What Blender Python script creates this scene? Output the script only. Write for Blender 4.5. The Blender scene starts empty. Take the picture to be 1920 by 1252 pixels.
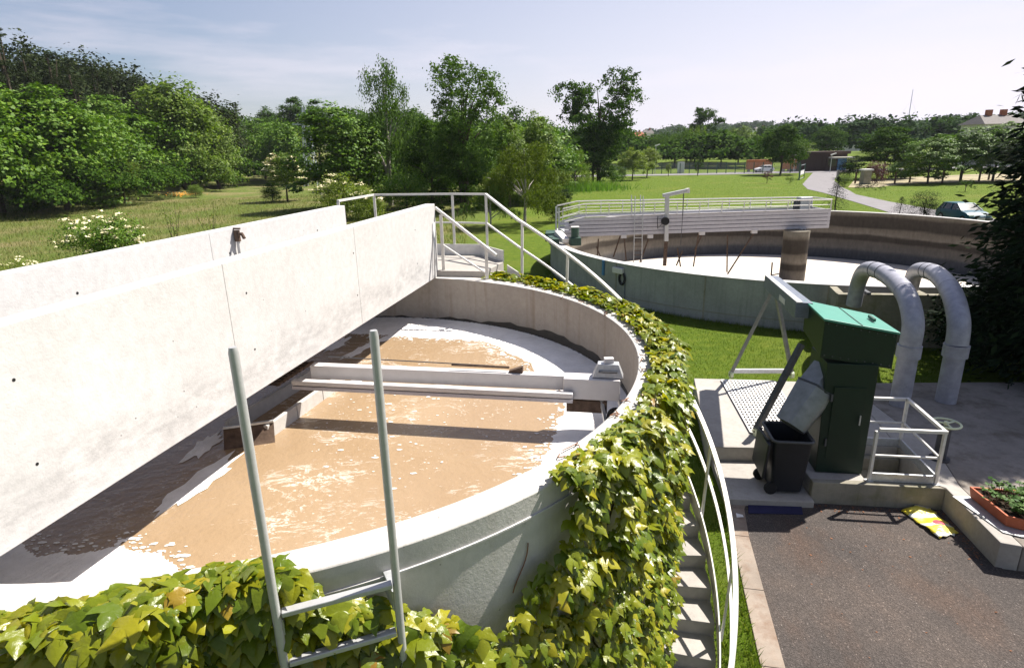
import bpy, bmesh, math, random
import numpy as np
from mathutils import Vector, Matrix

scene = bpy.context.scene
COL = scene.collection
R = math.radians

# ------------------------------------------------------------------ camera, sky, sun, exposure
F_PX, PITCH, ROLL, CAM_Z = 1138.65, 0.2960, -0.0220, 5.4       # focal length in pixels of a 1920 px wide frame
_fw = np.array([0, math.cos(PITCH), -math.sin(PITCH)])
_ri = np.array([1.0, 0, 0])
_up = np.cross(_ri, _fw)
_c, _s = math.cos(ROLL), math.sin(ROLL)
RIGHT, UP, FWD = _c * _ri + _s * _up, -_s * _ri + _c * _up, _fw
cam_data = bpy.data.cameras.new("camera")
cam = bpy.data.objects.new("camera", cam_data)
COL.objects.link(cam)
cam_data.sensor_width = 36.0
cam_data.lens = F_PX / 1920 * 36.0
cam_data.clip_start = 0.05
cam_data.clip_end = 9000
cam.matrix_world = Matrix(((RIGHT[0], UP[0], -FWD[0], 0), (RIGHT[1], UP[1], -FWD[1], 0),
                           (RIGHT[2], UP[2], -FWD[2], CAM_Z), (0, 0, 0, 1)))
scene.camera = cam

SUN_AZ, SUN_EL = 61.5, 53.5
sun_dir = Vector((math.sin(R(SUN_AZ)) * math.cos(R(SUN_EL)), math.cos(R(SUN_AZ)) * math.cos(R(SUN_EL)), math.sin(R(SUN_EL))))
sl = bpy.data.lights.new("sun", 'SUN')
sl.energy = 5.0
sl.angle = R(0.53)
sl.color = (1.0, 0.945, 0.865)
sun = bpy.data.objects.new("sun", sl)
COL.objects.link(sun)
sun.rotation_euler = sun_dir.to_track_quat('Z', 'Y').to_euler()

world = bpy.data.worlds.new("World")
scene.world = world
world.use_nodes = True
wn, wl = world.node_tree.nodes, world.node_tree.links
wn.clear()
sky = wn.new("ShaderNodeTexSky")
sky.sky_type = 'NISHITA'
sky.sun_disc = False
sky.sun_elevation = R(SUN_EL)
sky.sun_rotation = R(SUN_AZ)
sky.air_density = 1.0
sky.dust_density = 1.2
sky.ozone_density = 1.2
# thin cirrus streaks, the same all round the sky
tc = wn.new("ShaderNodeTexCoord")
mp = wn.new("ShaderNodeMapping")
mp.inputs['Scale'].default_value = (1.1, 1.1, 7.5)
mp.inputs['Rotation'].default_value = (0.05, 0.10, 0.4)
nz = wn.new("ShaderNodeTexNoise")
nz.inputs['Scale'].default_value = 2.3
nz.inputs['Detail'].default_value = 6
nz.inputs['Roughness'].default_value = 0.55
rp = wn.new("ShaderNodeValToRGB")
rp.color_ramp.elements[0].position = 0.49
rp.color_ramp.elements[0].color = (0, 0, 0, 1)
rp.color_ramp.elements[1].position = 0.66
rp.color_ramp.elements[1].color = (0.42, 0.42, 0.42, 1)
mx = wn.new("ShaderNodeMix")
mx.data_type = 'RGBA'
mx.inputs['B'].default_value = (8.6, 8.0, 8.9, 1)
bg = wn.new("ShaderNodeBackground")
bg.inputs['Strength'].default_value = 0.05
tint = wn.new("ShaderNodeMix")
tint.data_type = 'RGBA'
tint.blend_type = 'MULTIPLY'
tint.inputs[0].default_value = 1.0
tint.inputs['B'].default_value = (0.95, 0.97, 1.06, 1)     # slight magenta cast of the print film
wo = wn.new("ShaderNodeOutputWorld")
wl.new(tc.outputs['Generated'], mp.inputs['Vector'])
wl.new(mp.outputs['Vector'], nz.inputs['Vector'])
wl.new(nz.outputs['Fac'], rp.inputs['Fac'])
wl.new(rp.outputs['Color'], mx.inputs['Factor'])
wl.new(sky.outputs['Color'], tint.inputs['A'])
wl.new(tint.outputs['Result'], mx.inputs['A'])
# pale summer haze low in the sky, stronger towards the sun
def wmath(op, a, b=0.0, clamp=False):
    m = wn.new("ShaderNodeMath")
    m.operation = op
    m.use_clamp = clamp
    for i_, v_ in enumerate((a, b)):
        if hasattr(v_, 'is_linked'):
            wl.new(v_, m.inputs[i_])
        else:
            m.inputs[i_].default_value = v_
    return m.outputs[0]


dot = wn.new("ShaderNodeVectorMath")
dot.operation = 'DOT_PRODUCT'
wl.new(tc.outputs['Generated'], dot.inputs[0])
dot.inputs[1].default_value = sun_dir
sep = wn.new("ShaderNodeSeparateXYZ")
wl.new(tc.outputs['Generated'], sep.inputs[0])
elev = wmath('MAXIMUM', sep.outputs[2], 0.0)
low = wmath('POWER', 2.718, wmath('MULTIPLY', elev, -7.5))              # fades with height
sunny = wmath('MULTIPLY', wmath('SUBTRACT', dot.outputs['Value'], 0.07), 1.9, True)
cap_ = wmath('POWER', 2.718, wmath('MULTIPLY', elev, -3.6))
hz = wmath('ADD', wmath('MULTIPLY', low, 0.16), wmath('MULTIPLY', wmath('MULTIPLY', sunny, cap_), 1.15), True)
hmx = wn.new("ShaderNodeMix")
hmx.data_type = 'RGBA'
hmx.inputs['B'].default_value = (9.6, 9.1, 10.2, 1)
wl.new(hz, hmx.inputs[0])
wl.new(mx.outputs['Result'], hmx.inputs['A'])
wl.new(hmx.outputs['Result'], bg.inputs['Color'])
wl.new(bg.outputs['Background'], wo.inputs['Surface'])

scene.view_settings.view_transform = 'Standard'
scene.view_settings.look = 'None'
scene.view_settings.gamma = 1
scene.view_settings.exposure = 1.1
scene.view_settings.use_curve_mapping = False
scene.cycles.max_bounces = 6
scene.cycles.diffuse_bounces = 2
scene.cycles.transparent_max_bounces = 6


HAZE = 0.00011


# ------------------------------------------------------------------ layout helpers (photo measure -> metres)
def _ray(px, py):
    d = (px - 960) / F_PX * RIGHT + (626 - py) / F_PX * UP + FWD
    return d


def at(px, py, z):
    d = _ray(px, py)
    t = (z - CAM_Z) / d[2]
    return Vector((d[0] * t, d[1] * t, z))


def atd(px, py, dist):
    """point seen at a pixel, at a horizontal distance from the camera"""
    d = _ray(px, py)
    t = dist / math.hypot(d[0], d[1])
    return Vector((d[0] * t, d[1] * t, CAM_Z + d[2] * t))


def onv(px, py, A, B):
    d = _ray(px, py)
    n = (-(B[1] - A[1]), B[0] - A[0])
    t = (n[0] * A[0] + n[1] * A[1]) / (n[0] * d[0] + n[1] * d[1])
    return Vector((d[0] * t, d[1] * t, CAM_Z + d[2] * t))


def smooth(a, b, v):
    t = min(1, max(0, (v - a) / (b - a)))
    return t * t * (3 - 2 * t)


# ------------------------------------------------------------------ materials
class Nodes:
    def __init__(self, name):
        self.m = bpy.data.materials.new(name)
        self.m.use_nodes = True
        self.t = self.m.node_tree
        self.t.nodes.clear()
        self.out = self.n("ShaderNodeOutputMaterial")

    def n(self, kind, **kw):
        nd = self.t.nodes.new(kind)
        for k, v in kw.items():
            if hasattr(nd, k) and k not in ('Scale',):
                setattr(nd, k, v)
            else:
                nd.inputs[k].default_value = v
        return nd

    def l(self, a, b):
        self.t.links.new(a, b)

    def coord(self, scale=(1, 1, 1), kind='Object', world=False):
        if world:
            tc = self.n("ShaderNodeNewGeometry")
            o = tc.outputs['Position']
        else:
            tc = self.n("ShaderNodeTexCoord")
            o = tc.outputs[kind]
        mp = self.n("ShaderNodeMapping")
        mp.inputs['Scale'].default_value = scale
        self.l(o, mp.inputs['Vector'])
        return mp.outputs['Vector']

    def noise(self, vec, scale, detail=4, rough=0.55, dist=0.0):
        nd = self.n("ShaderNodeTexNoise")
        nd.inputs['Scale'].default_value = scale
        nd.inputs['Detail'].default_value = detail
        nd.inputs['Roughness'].default_value = rough
        nd.inputs['Distortion'].default_value = dist
        self.l(vec, nd.inputs['Vector'])
        return nd.outputs['Fac']

    def ramp(self, fac, stops):
        nd = self.n("ShaderNodeValToRGB")
        cr = nd.color_ramp
        while len(cr.elements) < len(stops):
            cr.elements.new(0.5)
        for e, (p, c) in zip(cr.elements, stops):
            e.position = p
            if not hasattr(c, '__len__'):
                c = (c, c, c)
            e.color = (c[0], c[1], c[2], 1)
        self.l(fac, nd.inputs['Fac'])
        return nd.outputs['Color']

    def mix(self, fac, a, b, mode='MIX'):
        nd = self.n("ShaderNodeMix")
        nd.data_type = 'RGBA'
        nd.blend_type = mode
        for k, v in (('Factor', fac), ('A', a), ('B', b)):
            if hasattr(v, 'links') or hasattr(v, 'is_linked'):
                self.l(v, nd.inputs[k])
            elif k == 'Factor':
                nd.inputs[0].default_value = v
            else:
                nd.inputs[k].default_value = (v[0], v[1], v[2], 1)
        return nd.outputs['Result']

    def math(self, op, a, b=0.0):
        nd = self.n("ShaderNodeMath")
        nd.operation = op
        for i, v in enumerate((a, b)):
            if hasattr(v, 'is_linked'):
                self.l(v, nd.inputs[i])
            else:
                nd.inputs[i].default_value = v
        return nd.outputs[0]

    def bump(self, h, strength=0.3, dist=0.02):
        nd = self.n("ShaderNodeBump")
        nd.inputs['Strength'].default_value = strength
        nd.inputs['Distance'].default_value = dist
        self.l(h, nd.inputs['Height'])
        return nd.outputs['Normal']

    def finish(self, col, rough=0.8, spec=0.3, metal=0.0, normal=None):
        b = self.n("ShaderNodeBsdfPrincipled")
        if hasattr(col, 'is_linked'):
            self.l(col, b.inputs['Base Color'])
        else:
            b.inputs['Base Color'].default_value = (col[0], col[1], col[2], 1)
        if hasattr(rough, 'is_linked'):
            self.l(rough, b.inputs['Roughness'])
        else:
            b.inputs['Roughness'].default_value = rough
        b.inputs['Specular IOR Level'].default_value = spec
        b.inputs['Metallic'].default_value = metal
        if normal is not None:
            self.l(normal, b.inputs['Normal'])
        self.l(b.outputs[0], self.out.inputs['Surface'])
        self.bsdf = b
        return self.m


def plain(name, c, rough=0.6, spec=0.4, metal=0.0, var=0.12, scale=6.0, bump=0.1, bscale=60.0):
    k = Nodes(name)
    v = k.coord(world=True)
    a = k.noise(v, scale, 5, 0.6)
    lo = tuple(x * (1 - var) for x in c)
    hi = tuple(min(1, x * (1 + var)) for x in c)
    col = k.ramp(a, [(0.3, lo), (0.7, hi)])
    nm = k.bump(k.noise(v, bscale, 3), bump, 0.004)
    return k.finish(col, rough, spec, metal, nm)


def concrete(name, c, var=0.12, streak=0.25, stain=(0.5, 0.42, 0.3), pits=0.5, moss=None, band=None):
    k = Nodes(name)
    v = k.coord(world=True)
    a = k.noise(v, 1.3, 6, 0.62)
    b = k.noise(v, 14.0, 5, 0.6)
    lo = tuple(x * (1 - var) for x in c)
    hi = tuple(min(1, x * (1 + var)) for x in c)
    col = k.ramp(a, [(0.3, lo), (0.72, hi)])
    fine = k.ramp(b, [(0.25, 0.82), (0.75, 1.08)])
    col = k.mix(0.7, col, fine, 'MULTIPLY')
    vs = k.coord((5.0, 5.0, 0.35), world=True)
    st = k.ramp(k.noise(vs, 1.6, 5, 0.65), [(0.52, 0.0), (0.78, 1.0)])
    col = k.mix(k.math('MULTIPLY', st, streak), col, tuple(c[i] * stain[i] for i in range(3)))
    pv = k.n("ShaderNodeTexVoronoi")
    pv.inputs['Scale'].default_value = 9.0
    k.l(v, pv.inputs['Vector'])
    pm = k.ramp(pv.outputs['Distance'], [(0.035, 1.0), (0.075, 0.0)])
    gate = k.ramp(k.noise(v, 3.1, 2), [(0.5, 0.0), (0.56, 1.0)])
    pm = k.mix(1.0, pm, gate, 'MULTIPLY')
    col = k.mix(k.math('MULTIPLY', pm, pits), col, (0.06, 0.055, 0.05))
    if moss:
        ms = k.ramp(k.noise(v, 2.2, 6, 0.7), [(0.5, 0.0), (0.68, 1.0)])
        col = k.mix(k.math('MULTIPLY', ms, moss[3]), col, moss[:3])
    if band:
        # dirty tide of splashes above the lower edge
        sx = k.n("ShaderNodeSeparateXYZ")
        k.l(v, sx.inputs[0])
        zz_ = k.math('ADD', sx.outputs[2], k.math('MULTIPLY', k.math('SUBTRACT', k.noise(v, 1.6, 6, 0.65), 0.5), 0.55))
        zz_ = k.math('DIVIDE', k.math('SUBTRACT', zz_, band[0]), band[1])
        bm_ = k.ramp(zz_, [(0.0, 0.1), (0.22, 0.5), (0.38, 0.55), (0.75, 0.0)])
        bm_ = k.mix(1.0, bm_, k.ramp(k.noise(k.coord((2.5, 2.5, 6), world=True), 2.0, 6, 0.7), [(0.38, 0.0), (0.62, 1.0)]), 'MULTIPLY')
        col = k.mix(bm_, col, tuple(x * 0.52 for x in c))
    h = k.math('SUBTRACT', k.noise(v, 45.0, 4, 0.7), k.math('MULTIPLY', pm, 0.9))
    nm = k.bump(h, 0.35, 0.008)
    return k.finish(col, 0.9, 0.15, 0, nm)


def leafmat(name, c1, c2, c3=None, trans=0.28, gloss=0.6, tint=None, spec=0.22):
    """leaf colour varies leaf by leaf and in broad patches"""
    k = Nodes(name)
    g = k.n("ShaderNodeNewGeometry")
    oi = k.n("ShaderNodeObjectInfo")
    s = k.math('FRACT', k.math('ADD', g.outputs['Random Per Island'], oi.outputs['Random']))
    stops = [(0.0, c1), (0.62, c2)] + ([(0.97, c3)] if c3 else [])
    col = k.ramp(s, stops)
    n = k.ramp(k.noise(k.coord(world=True), 0.55, 3), [(0.3, 0.72), (0.7, 1.2)])
    col = k.mix(0.75, col, n, 'MULTIPLY')
    b = k.n("ShaderNodeBsdfPrincipled")
    k.l(col, b.inputs['Base Color'])
    b.inputs['Roughness'].default_value = gloss
    b.inputs['Specular IOR Level'].default_value = spec
    t = k.n("ShaderNodeBsdfTranslucent")
    tcol = k.mix(1.0, col, tint or (1.5, 1.7, 0.6), 'MULTIPLY')
    k.l(tcol, t.inputs['Color'])
    m = k.n("ShaderNodeMixShader")
    m.inputs[0].default_value = trans
    k.l(b.outputs[0], m.inputs[1])
    k.l(t.outputs[0], m.inputs[2])
    k.l(m.outputs[0], k.out.inputs['Surface'])
    return k.m


M = {}
M['concrete_white'] = concrete('pale cast concrete', (0.52, 0.51, 0.50), 0.05, 0.14, (0.72, 0.69, 0.64), 0.8, None, (3.42, 0.62))
M['concrete_tank'] = concrete('tank concrete', (0.50, 0.48, 0.45), 0.10, 0.22, (0.6, 0.5, 0.38), 0.6)
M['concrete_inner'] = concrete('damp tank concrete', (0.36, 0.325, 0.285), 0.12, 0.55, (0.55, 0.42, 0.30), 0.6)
M['concrete_green'] = concrete('weathered wall concrete', (0.30, 0.305, 0.285), 0.16, 0.5, (0.5, 0.55, 0.5), 0.3)
M['concrete_slab'] = concrete('slab concrete', (0.37, 0.345, 0.315), 0.14, 0.2, (0.6, 0.55, 0.48), 0.4)
M['concrete_tree_shade'] = concrete('shade darkened concrete', (0.25, 0.225, 0.20), 0.2, 0.3, (0.6, 0.5, 0.4), 0.4, (0.09, 0.07, 0.045, 0.6))  # slab concrete darkened to stand for conifer shade, with brown litter patches
M['concrete_moss_shade'] = concrete('mossy and shade dark concrete', (0.27, 0.25, 0.2), 0.2, 0.6, (0.45, 0.42, 0.28), 0.3, (0.11, 0.11, 0.03, 0.5))  # moss tone; also paints shade onto the inlet chamber
M['concrete_kerb'] = concrete('rust stained concrete', (0.27, 0.225, 0.185), 0.2, 0.4, (0.7, 0.5, 0.35), 0.3, (0.17, 0.10, 0.065, 0.6))
M['wet'] = plain('wet black algae', (0.035, 0.032, 0.027), 0.5, 0.4, 0, 0.3, 10)
M['galv'] = plain('galvanised steel', (0.52, 0.53, 0.54), 0.45, 0.5, 0.55, 0.14, 25)
M['alu'] = plain('aluminium tube', (0.40, 0.40, 0.395), 0.42, 0.5, 0.25, 0.06, 30)
M['rail'] = plain('pale grey railing', (0.62, 0.60, 0.57), 0.5, 0.4, 0.1, 0.1, 12)
M['white_paint'] = plain('white painted metal', (0.58, 0.555, 0.54), 0.5, 0.4, 0.0, 0.06, 8)
M['lilac_plank'] = plain('pale bridge planks', (0.47, 0.455, 0.485), 0.6, 0.3, 0.0, 0.08, 7)
M['rusty'] = plain('rusty steel', (0.11, 0.075, 0.055), 0.85, 0.2, 0.1, 0.4, 14, 0.3, 40)
M['dark_steel'] = plain('dark steel', (0.07, 0.072, 0.078), 0.6, 0.4, 0.2, 0.25, 9)
M['frame_steel'] = plain('dull frame steel', (0.20, 0.20, 0.185), 0.55, 0.4, 0.2, 0.2, 9)
M['blue_steel'] = plain('blue grey steel', (0.16, 0.18, 0.22), 0.5, 0.4, 0.4, 0.15, 9)
M['green_paint'] = plain('green enamel', (0.0018, 0.016, 0.008), 0.5, 0.4, 0.0, 0.12, 5, 0.05)  # green darkened so the unlit hood and body read as shade
M['green_roof'] = plain('lighter green lid', (0.05, 0.22, 0.165), 0.45, 0.4, 0.0, 0.08, 4, 0.05)
M['motor_green'] = plain('gearbox green', (0.035, 0.075, 0.055), 0.5, 0.4, 0.0, 0.2, 9)
M['bin'] = plain('charcoal plastic', (0.009, 0.011, 0.017), 0.5, 0.4, 0.0, 0.15, 9)
M['rubber'] = plain('black rubber', (0.02, 0.02, 0.021), 0.8, 0.2)
M['wood'] = plain('brown timber', (0.10, 0.06, 0.035), 0.85, 0.15, 0, 0.3, 12, 0.3)
M['bark'] = plain('bark', (0.075, 0.06, 0.045), 0.95, 0.1, 0, 0.35, 8, 0.5, 25)
M['birch_bark'] = plain('pale birch bark', (0.34, 0.31, 0.27), 0.9, 0.1, 0, 0.4, 9, 0.3, 25)
M['soil'] = plain('dark soil', (0.035, 0.025, 0.018), 0.95, 0.1, 0, 0.4, 20, 0.6, 50)
M['terracotta'] = plain('terracotta plastic', (0.42, 0.11, 0.05), 0.6, 0.3)
M['cream_paint'] = plain('pale green enamel', (0.62, 0.66, 0.45), 0.5, 0.4)
M['wall_cream'] = plain('cream render', (0.62, 0.58, 0.50), 0.9, 0.1)
M['wall_white'] = plain('white render', (0.74, 0.72, 0.70), 0.9, 0.1)
M['roof_red'] = plain('red roof tiles', (0.36, 0.13, 0.075), 0.85, 0.15, 0, 0.25, 3)
M['roof_slate'] = plain('slate roof', (0.15, 0.135, 0.13), 0.8, 0.2, 0, 0.2, 3)
M['brown_clad'] = plain('brown cladding', (0.065, 0.045, 0.038), 0.85, 0.2)
M['orange'] = plain('orange plastic', (0.40, 0.14, 0.05), 0.6, 0.3, 0, 0.2, 2)
M['blue_door'] = plain('blue door paint', (0.05, 0.17, 0.36), 0.5, 0.4)
M['fence_green'] = plain('green fence steel', (0.06, 0.12, 0.09), 0.6, 0.3)
M['lattice'] = plain('pale lattice steel', (0.42, 0.46, 0.50), 0.5, 0.4, 0.3)
M['glass_dark'] = plain('dark window glass', (0.02, 0.025, 0.03), 0.08, 0.6, 0, 0.1)
M['shade'] = plain('dark opening', (0.02, 0.02, 0.02), 0.9, 0.1)
M['pipe'] = plain('weathered plastic pipe', (0.30, 0.30, 0.345), 0.42, 0.4, 0.0, 0.18, 7, 0.1, 30)
M['chrome'] = plain('bare sheet steel', (0.21, 0.22, 0.23), 0.42, 0.5, 0.35, 0.2, 7)
M['mat_blue'] = plain('dark blue mat', (0.03, 0.03, 0.075), 0.9, 0.1)
M['red_fruit'] = plain('red fruit', (0.5, 0.03, 0.02), 0.4, 0.4)
M['tail_red'] = plain('red lamp plastic', (0.4, 0.02, 0.02), 0.3, 0.5)
M['lamp_white'] = plain('clear lamp plastic', (0.8, 0.8, 0.8), 0.15, 0.6)
M['flower_cream'] = plain('cream blossom', (0.72, 0.66, 0.42), 0.8, 0.2, 0, 0.15, 20)
M['flower_orange'] = plain('orange flowers', (0.65, 0.28, 0.03), 0.8, 0.2, 0, 0.2, 20)
M['dead_leaf'] = plain('reddish dead tendrils', (0.20, 0.10, 0.06), 0.9, 0.1, 0, 0.3, 20)

for nm, c in (('car_teal', (0.005, 0.075, 0.11)), ('car_white', (0.72, 0.72, 0.74)), ('car_silver', (0.42, 0.43, 0.46))):
    k = Nodes(nm)
    k.finish(c, 0.45, 0.3, 0.0)
    k.bsdf.inputs['Coat Weight'].default_value = 0.25
    k.bsdf.inputs['Coat Roughness'].default_value = 0.04
    M[nm] = k.m

M['leaf_maple'] = leafmat('maple leaves', (0.045, 0.105, 0.006), (0.085, 0.165, 0.009), (0.135, 0.215, 0.012), 0.18)
M['leaf_dark'] = leafmat('dark broad leaves', (0.024, 0.058, 0.007), (0.045, 0.092, 0.010), (0.075, 0.13, 0.014), 0.22, 0.85, None, 0.06)
M['leaf_light'] = leafmat('light broad leaves', (0.070, 0.120, 0.014), (0.115, 0.175, 0.022), (0.165, 0.22, 0.03), 0.30)
M['leaf_willow'] = leafmat('grey green narrow leaves', (0.040, 0.082, 0.016), (0.070, 0.125, 0.022), (0.11, 0.17, 0.032), 0.24, 0.75, None, 0.1)
M['leaf_olive'] = leafmat('olive birch leaves', (0.060, 0.090, 0.012), (0.095, 0.130, 0.016), (0.13, 0.16, 0.022), 0.24, 0.75, None, 0.1)
M['leaf_yellow'] = leafmat('yellow green leaves', (0.085, 0.130, 0.016), (0.150, 0.200, 0.022), (0.22, 0.26, 0.03), 0.32)
M['leaf_pine'] = leafmat('pine needles', (0.018, 0.030, 0.012), (0.030, 0.044, 0.016), (0.045, 0.056, 0.020), 0.12, 0.9, None, 0.08)
M['leaf_conifer'] = leafmat('dark conifer sprays', (0.005, 0.012, 0.005), (0.009, 0.020, 0.008), (0.017, 0.033, 0.011), 0.05, 0.85, None, 0.1)
M['leaf_purple'] = leafmat('purple leaves', (0.045, 0.016, 0.014), (0.085, 0.026, 0.020), (0.14, 0.04, 0.025), 0.2, 0.5, (1.6, 0.7, 0.5))
M['leaf_far'] = leafmat('distant woodland leaves', (0.024, 0.050, 0.022), (0.036, 0.068, 0.026), (0.05, 0.085, 0.03), 0.2, 0.9, None, 0.05)
M['reed'] = leafmat('reed blades', (0.07, 0.15, 0.02), (0.11, 0.21, 0.03), (0.15, 0.24, 0.04), 0.3)
M['grass_blade'] = leafmat('lawn blades', (0.062, 0.112, 0.010), (0.108, 0.162, 0.016), (0.17, 0.19, 0.03), 0.3)
M['meadow_blade'] = leafmat('dry meadow blades', (0.085, 0.120, 0.025), (0.16, 0.17, 0.05), (0.30, 0.24, 0.12), 0.3)
M['strawberry'] = leafmat('planter leaves', (0.04, 0.10, 0.02), (0.09, 0.17, 0.04), (0.16, 0.24, 0.08), 0.3)


def ivy_material(name):
    k = Nodes(name)
    g = k.n("ShaderNodeNewGeometry")
    oi = k.n("ShaderNodeObjectInfo")
    s = k.math('FRACT', k.math('ADD', g.outputs['Random Per Island'], oi.outputs['Random']))
    col = k.ramp(s, [(0.0, (0.085, 0.135, 0.008)), (0.40, (0.150, 0.190, 0.010)), (0.78, (0.235, 0.245, 0.012)),
                     (0.985, (0.32, 0.295, 0.014)), (1.0, (0.27, 0.14, 0.025))])
    n = k.ramp(k.noise(k.coord(world=True), 2.2, 3), [(0.3, 0.7), (0.7, 1.2)])
    col = k.mix(0.7, col, n, 'MULTIPLY')
    b = k.n("ShaderNodeBsdfPrincipled")
    k.l(col, b.inputs['Base Color'])
    rg = k.ramp(k.noise(k.coord(world=True), 30, 2), [(0.3, 0.24), (0.7, 0.42)])
    k.l(rg, b.inputs['Roughness'])
    b.inputs['Specular IOR Level'].default_value = 0.42
    k.l(k.bump(k.noise(k.coord(world=True), 45, 3), 0.5, 0.006), b.inputs['Normal'])
    t = k.n("ShaderNodeBsdfTranslucent")
    k.l(k.mix(1.0, col, (1.6, 1.5, 0.4), 'MULTIPLY'), t.inputs['Color'])
    m = k.n("ShaderNodeMixShader")
    m.inputs[0].default_value = 0.34
    k.l(b.outputs[0], m.inputs[1])
    k.l(t.outputs[0], m.inputs[2])
    k.l(m.outputs[0], k.out.inputs['Surface'])
    return k.m


M['ivy'] = ivy_material('creeper leaves')


def ground_material():
    k = Nodes('grass ground')
    v = k.coord(world=True)
    a = k.noise(v, 0.16, 6, 0.6)
    b = k.noise(v, 2.6, 5, 0.7)
    f = k.noise(v, 38, 4, 0.7)
    lawn = k.ramp(b, [(0.25, (0.052, 0.092, 0.008)), (0.52, (0.092, 0.138, 0.012)), (0.78, (0.15, 0.178, 0.024))])
    lawn = k.mix(k.ramp(a, [(0.52, 0.0), (0.72, 0.55)]), lawn, (0.165, 0.165, 0.035))
    mead = k.ramp(b, [(0.25, (0.045, 0.085, 0.012)), (0.5, (0.095, 0.130, 0.025)), (0.8, (0.20, 0.17, 0.065))])
    mead = k.mix(k.ramp(a, [(0.45, 0.0), (0.65, 0.8)]), mead, (0.20, 0.165, 0.08))
    sx = k.n("ShaderNodeSeparateXYZ")
    k.l(k.coord(world=True), sx.inputs[0])
    # unmown meadow to the left of the tanks
    mask = k.ramp(k.math('ADD', k.math('MULTIPLY', sx.outputs[0], 0.03), k.math('MULTIPLY', a, 0.3)), [(0.0, 1.0), (0.15, 0.0)])
    col = k.mix(mask, lawn, mead)
    col = k.mix(0.85, col, k.ramp(f, [(0.2, 0.55), (0.75, 1.25)]), 'MULTIPLY')
    nm = k.bump(k.noise(v, 24, 5, 0.75), 0.9, 0.06)
    return k.finish(col, 0.95, 0.1, 0, nm)


M['ground'] = ground_material()


def asphalt_material():
    k = Nodes('worn asphalt')
    v = k.coord(world=True)
    a = k.noise(v, 0.75, 5, 0.6)
    col = k.ramp(a, [(0.3, (0.056, 0.049, 0.046)), (0.6, (0.086, 0.070, 0.061)), (0.8, (0.118, 0.090, 0.074))])
    rust = k.ramp(k.noise(k.coord((1, 0.5, 1), world=True), 0.9, 5, 0.6), [(0.50, 0.0), (0.72, 0.5)])
    col = k.mix(rust, col, (0.115, 0.064, 0.040))
    vo = k.n("ShaderNodeTexVoronoi")
    vo.inputs['Scale'].default_value = 75.0
    k.l(v, vo.inputs['Vector'])
    sp = k.ramp(vo.outputs['Color'], [(0.30, 0.65), (0.62, 1.03), (0.86, 1.3), (0.97, 2.4)])
    col = k.mix(0.9, col, sp, 'MULTIPLY')
    vo2 = k.n("ShaderNodeTexVoronoi")
    vo2.inputs['Scale'].default_value = 16.0
    k.l(v, vo2.inputs['Vector'])
    peb = k.ramp(vo2.outputs['Distance'], [(0.07, 1.0), (0.11, 0.0)])
    gate = k.ramp(k.noise(v, 7.0, 2), [(0.56, 0.0), (0.6, 1.0)])
    col = k.mix(k.mix(1.0, peb, gate, 'MULTIPLY'), col, (0.33, 0.29, 0.26))
    h = k.math('ADD', vo.outputs['Distance'], k.noise(v, 120, 3))
    return k.finish(col, 0.85, 0.25, 0, k.bump(h, 0.7, 0.012))


M['asphalt'] = asphalt_material()
M['road'] = plain('pale road asphalt', (0.19, 0.18, 0.185), 0.9, 0.2, 0, 0.12, 0.8, 0.2, 30)
M['path'] = plain('dry beige track', (0.30, 0.26, 0.17), 0.95, 0.1, 0, 0.2, 0.5, 0.3, 10)


def water_material():
    k = Nodes('brown churning water')
    v = k.coord(world=True)
    big = k.noise(v, 0.9, 4, 0.6)
    col = k.ramp(big, [(0.3, (0.280, 0.193, 0.112)), (0.7, (0.312, 0.222, 0.136))])
    warp = k.n("ShaderNodeTexNoise")
    warp.inputs['Scale'].default_value = 1.1
    warp.inputs['Detail'].default_value = 3
    k.l(v, warp.inputs['Vector'])
    add = k.n("ShaderNodeVectorMath")
    add.operation = 'MULTIPLY_ADD'
    k.l(warp.outputs['Color'], add.inputs[0])
    add.inputs[1].default_value = (0.9, 0.9, 0.0)
    k.l(k.coord((0.8, 1.7, 1), world=True), add.inputs[2])
    f1 = k.noise(add.outputs[0], 3.2, 9, 0.68)
    ridge = k.math('ABSOLUTE', k.math('SUBTRACT', f1, 0.5))
    lines = k.ramp(ridge, [(0.0, 1.0), (0.010, 0.6), (0.022, 0.0)])
    patch = k.ramp(k.noise(v, 1.3, 5, 0.65), [(0.50, 0.0), (0.60, 1.0)])
    foam = k.mix(1.0, lines, patch, 'MULTIPLY')
    flecks = k.ramp(k.noise(k.coord((1, 1.8, 1), world=True), 15, 4, 0.65), [(0.615, 0.0), (0.66, 1.0)])
    fp = k.ramp(k.noise(v, 2.1, 3), [(0.50, 0.0), (0.62, 0.9)])
    foam = k.mix(1.0, foam, k.mix(1.0, flecks, fp, 'MULTIPLY'), 'LIGHTEN')
    # floating scum is stronger along the bridge, where the outlet stirs the water
    col = k.mix(k.math('MULTIPLY', foam, 0.7), col, (0.70, 0.67, 0.64))
    h = k.math('ADD', k.noise(v, 7, 4, 0.6), k.math('MULTIPLY', k.noise(v, 22, 3), 0.4))
    rough = k.ramp(foam, [(0.0, 0.22), (1.0, 0.8)])
    return k.finish(col, rough, 0.35, 0, k.bump(h, 0.32, 0.035))


M['water'] = water_material()


def foam_material():
    k = Nodes('white foam')
    v = k.coord(world=True)
    col = k.ramp(k.noise(v, 5, 5, 0.65), [(0.3, (0.70, 0.68, 0.66)), (0.7, (0.86, 0.84, 0.82))])
    return k.finish(col, 0.75, 0.2, 0, k.bump(k.noise(v, 26, 5, 0.7), 0.5, 0.02))


M['foam'] = foam_material()


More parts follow.
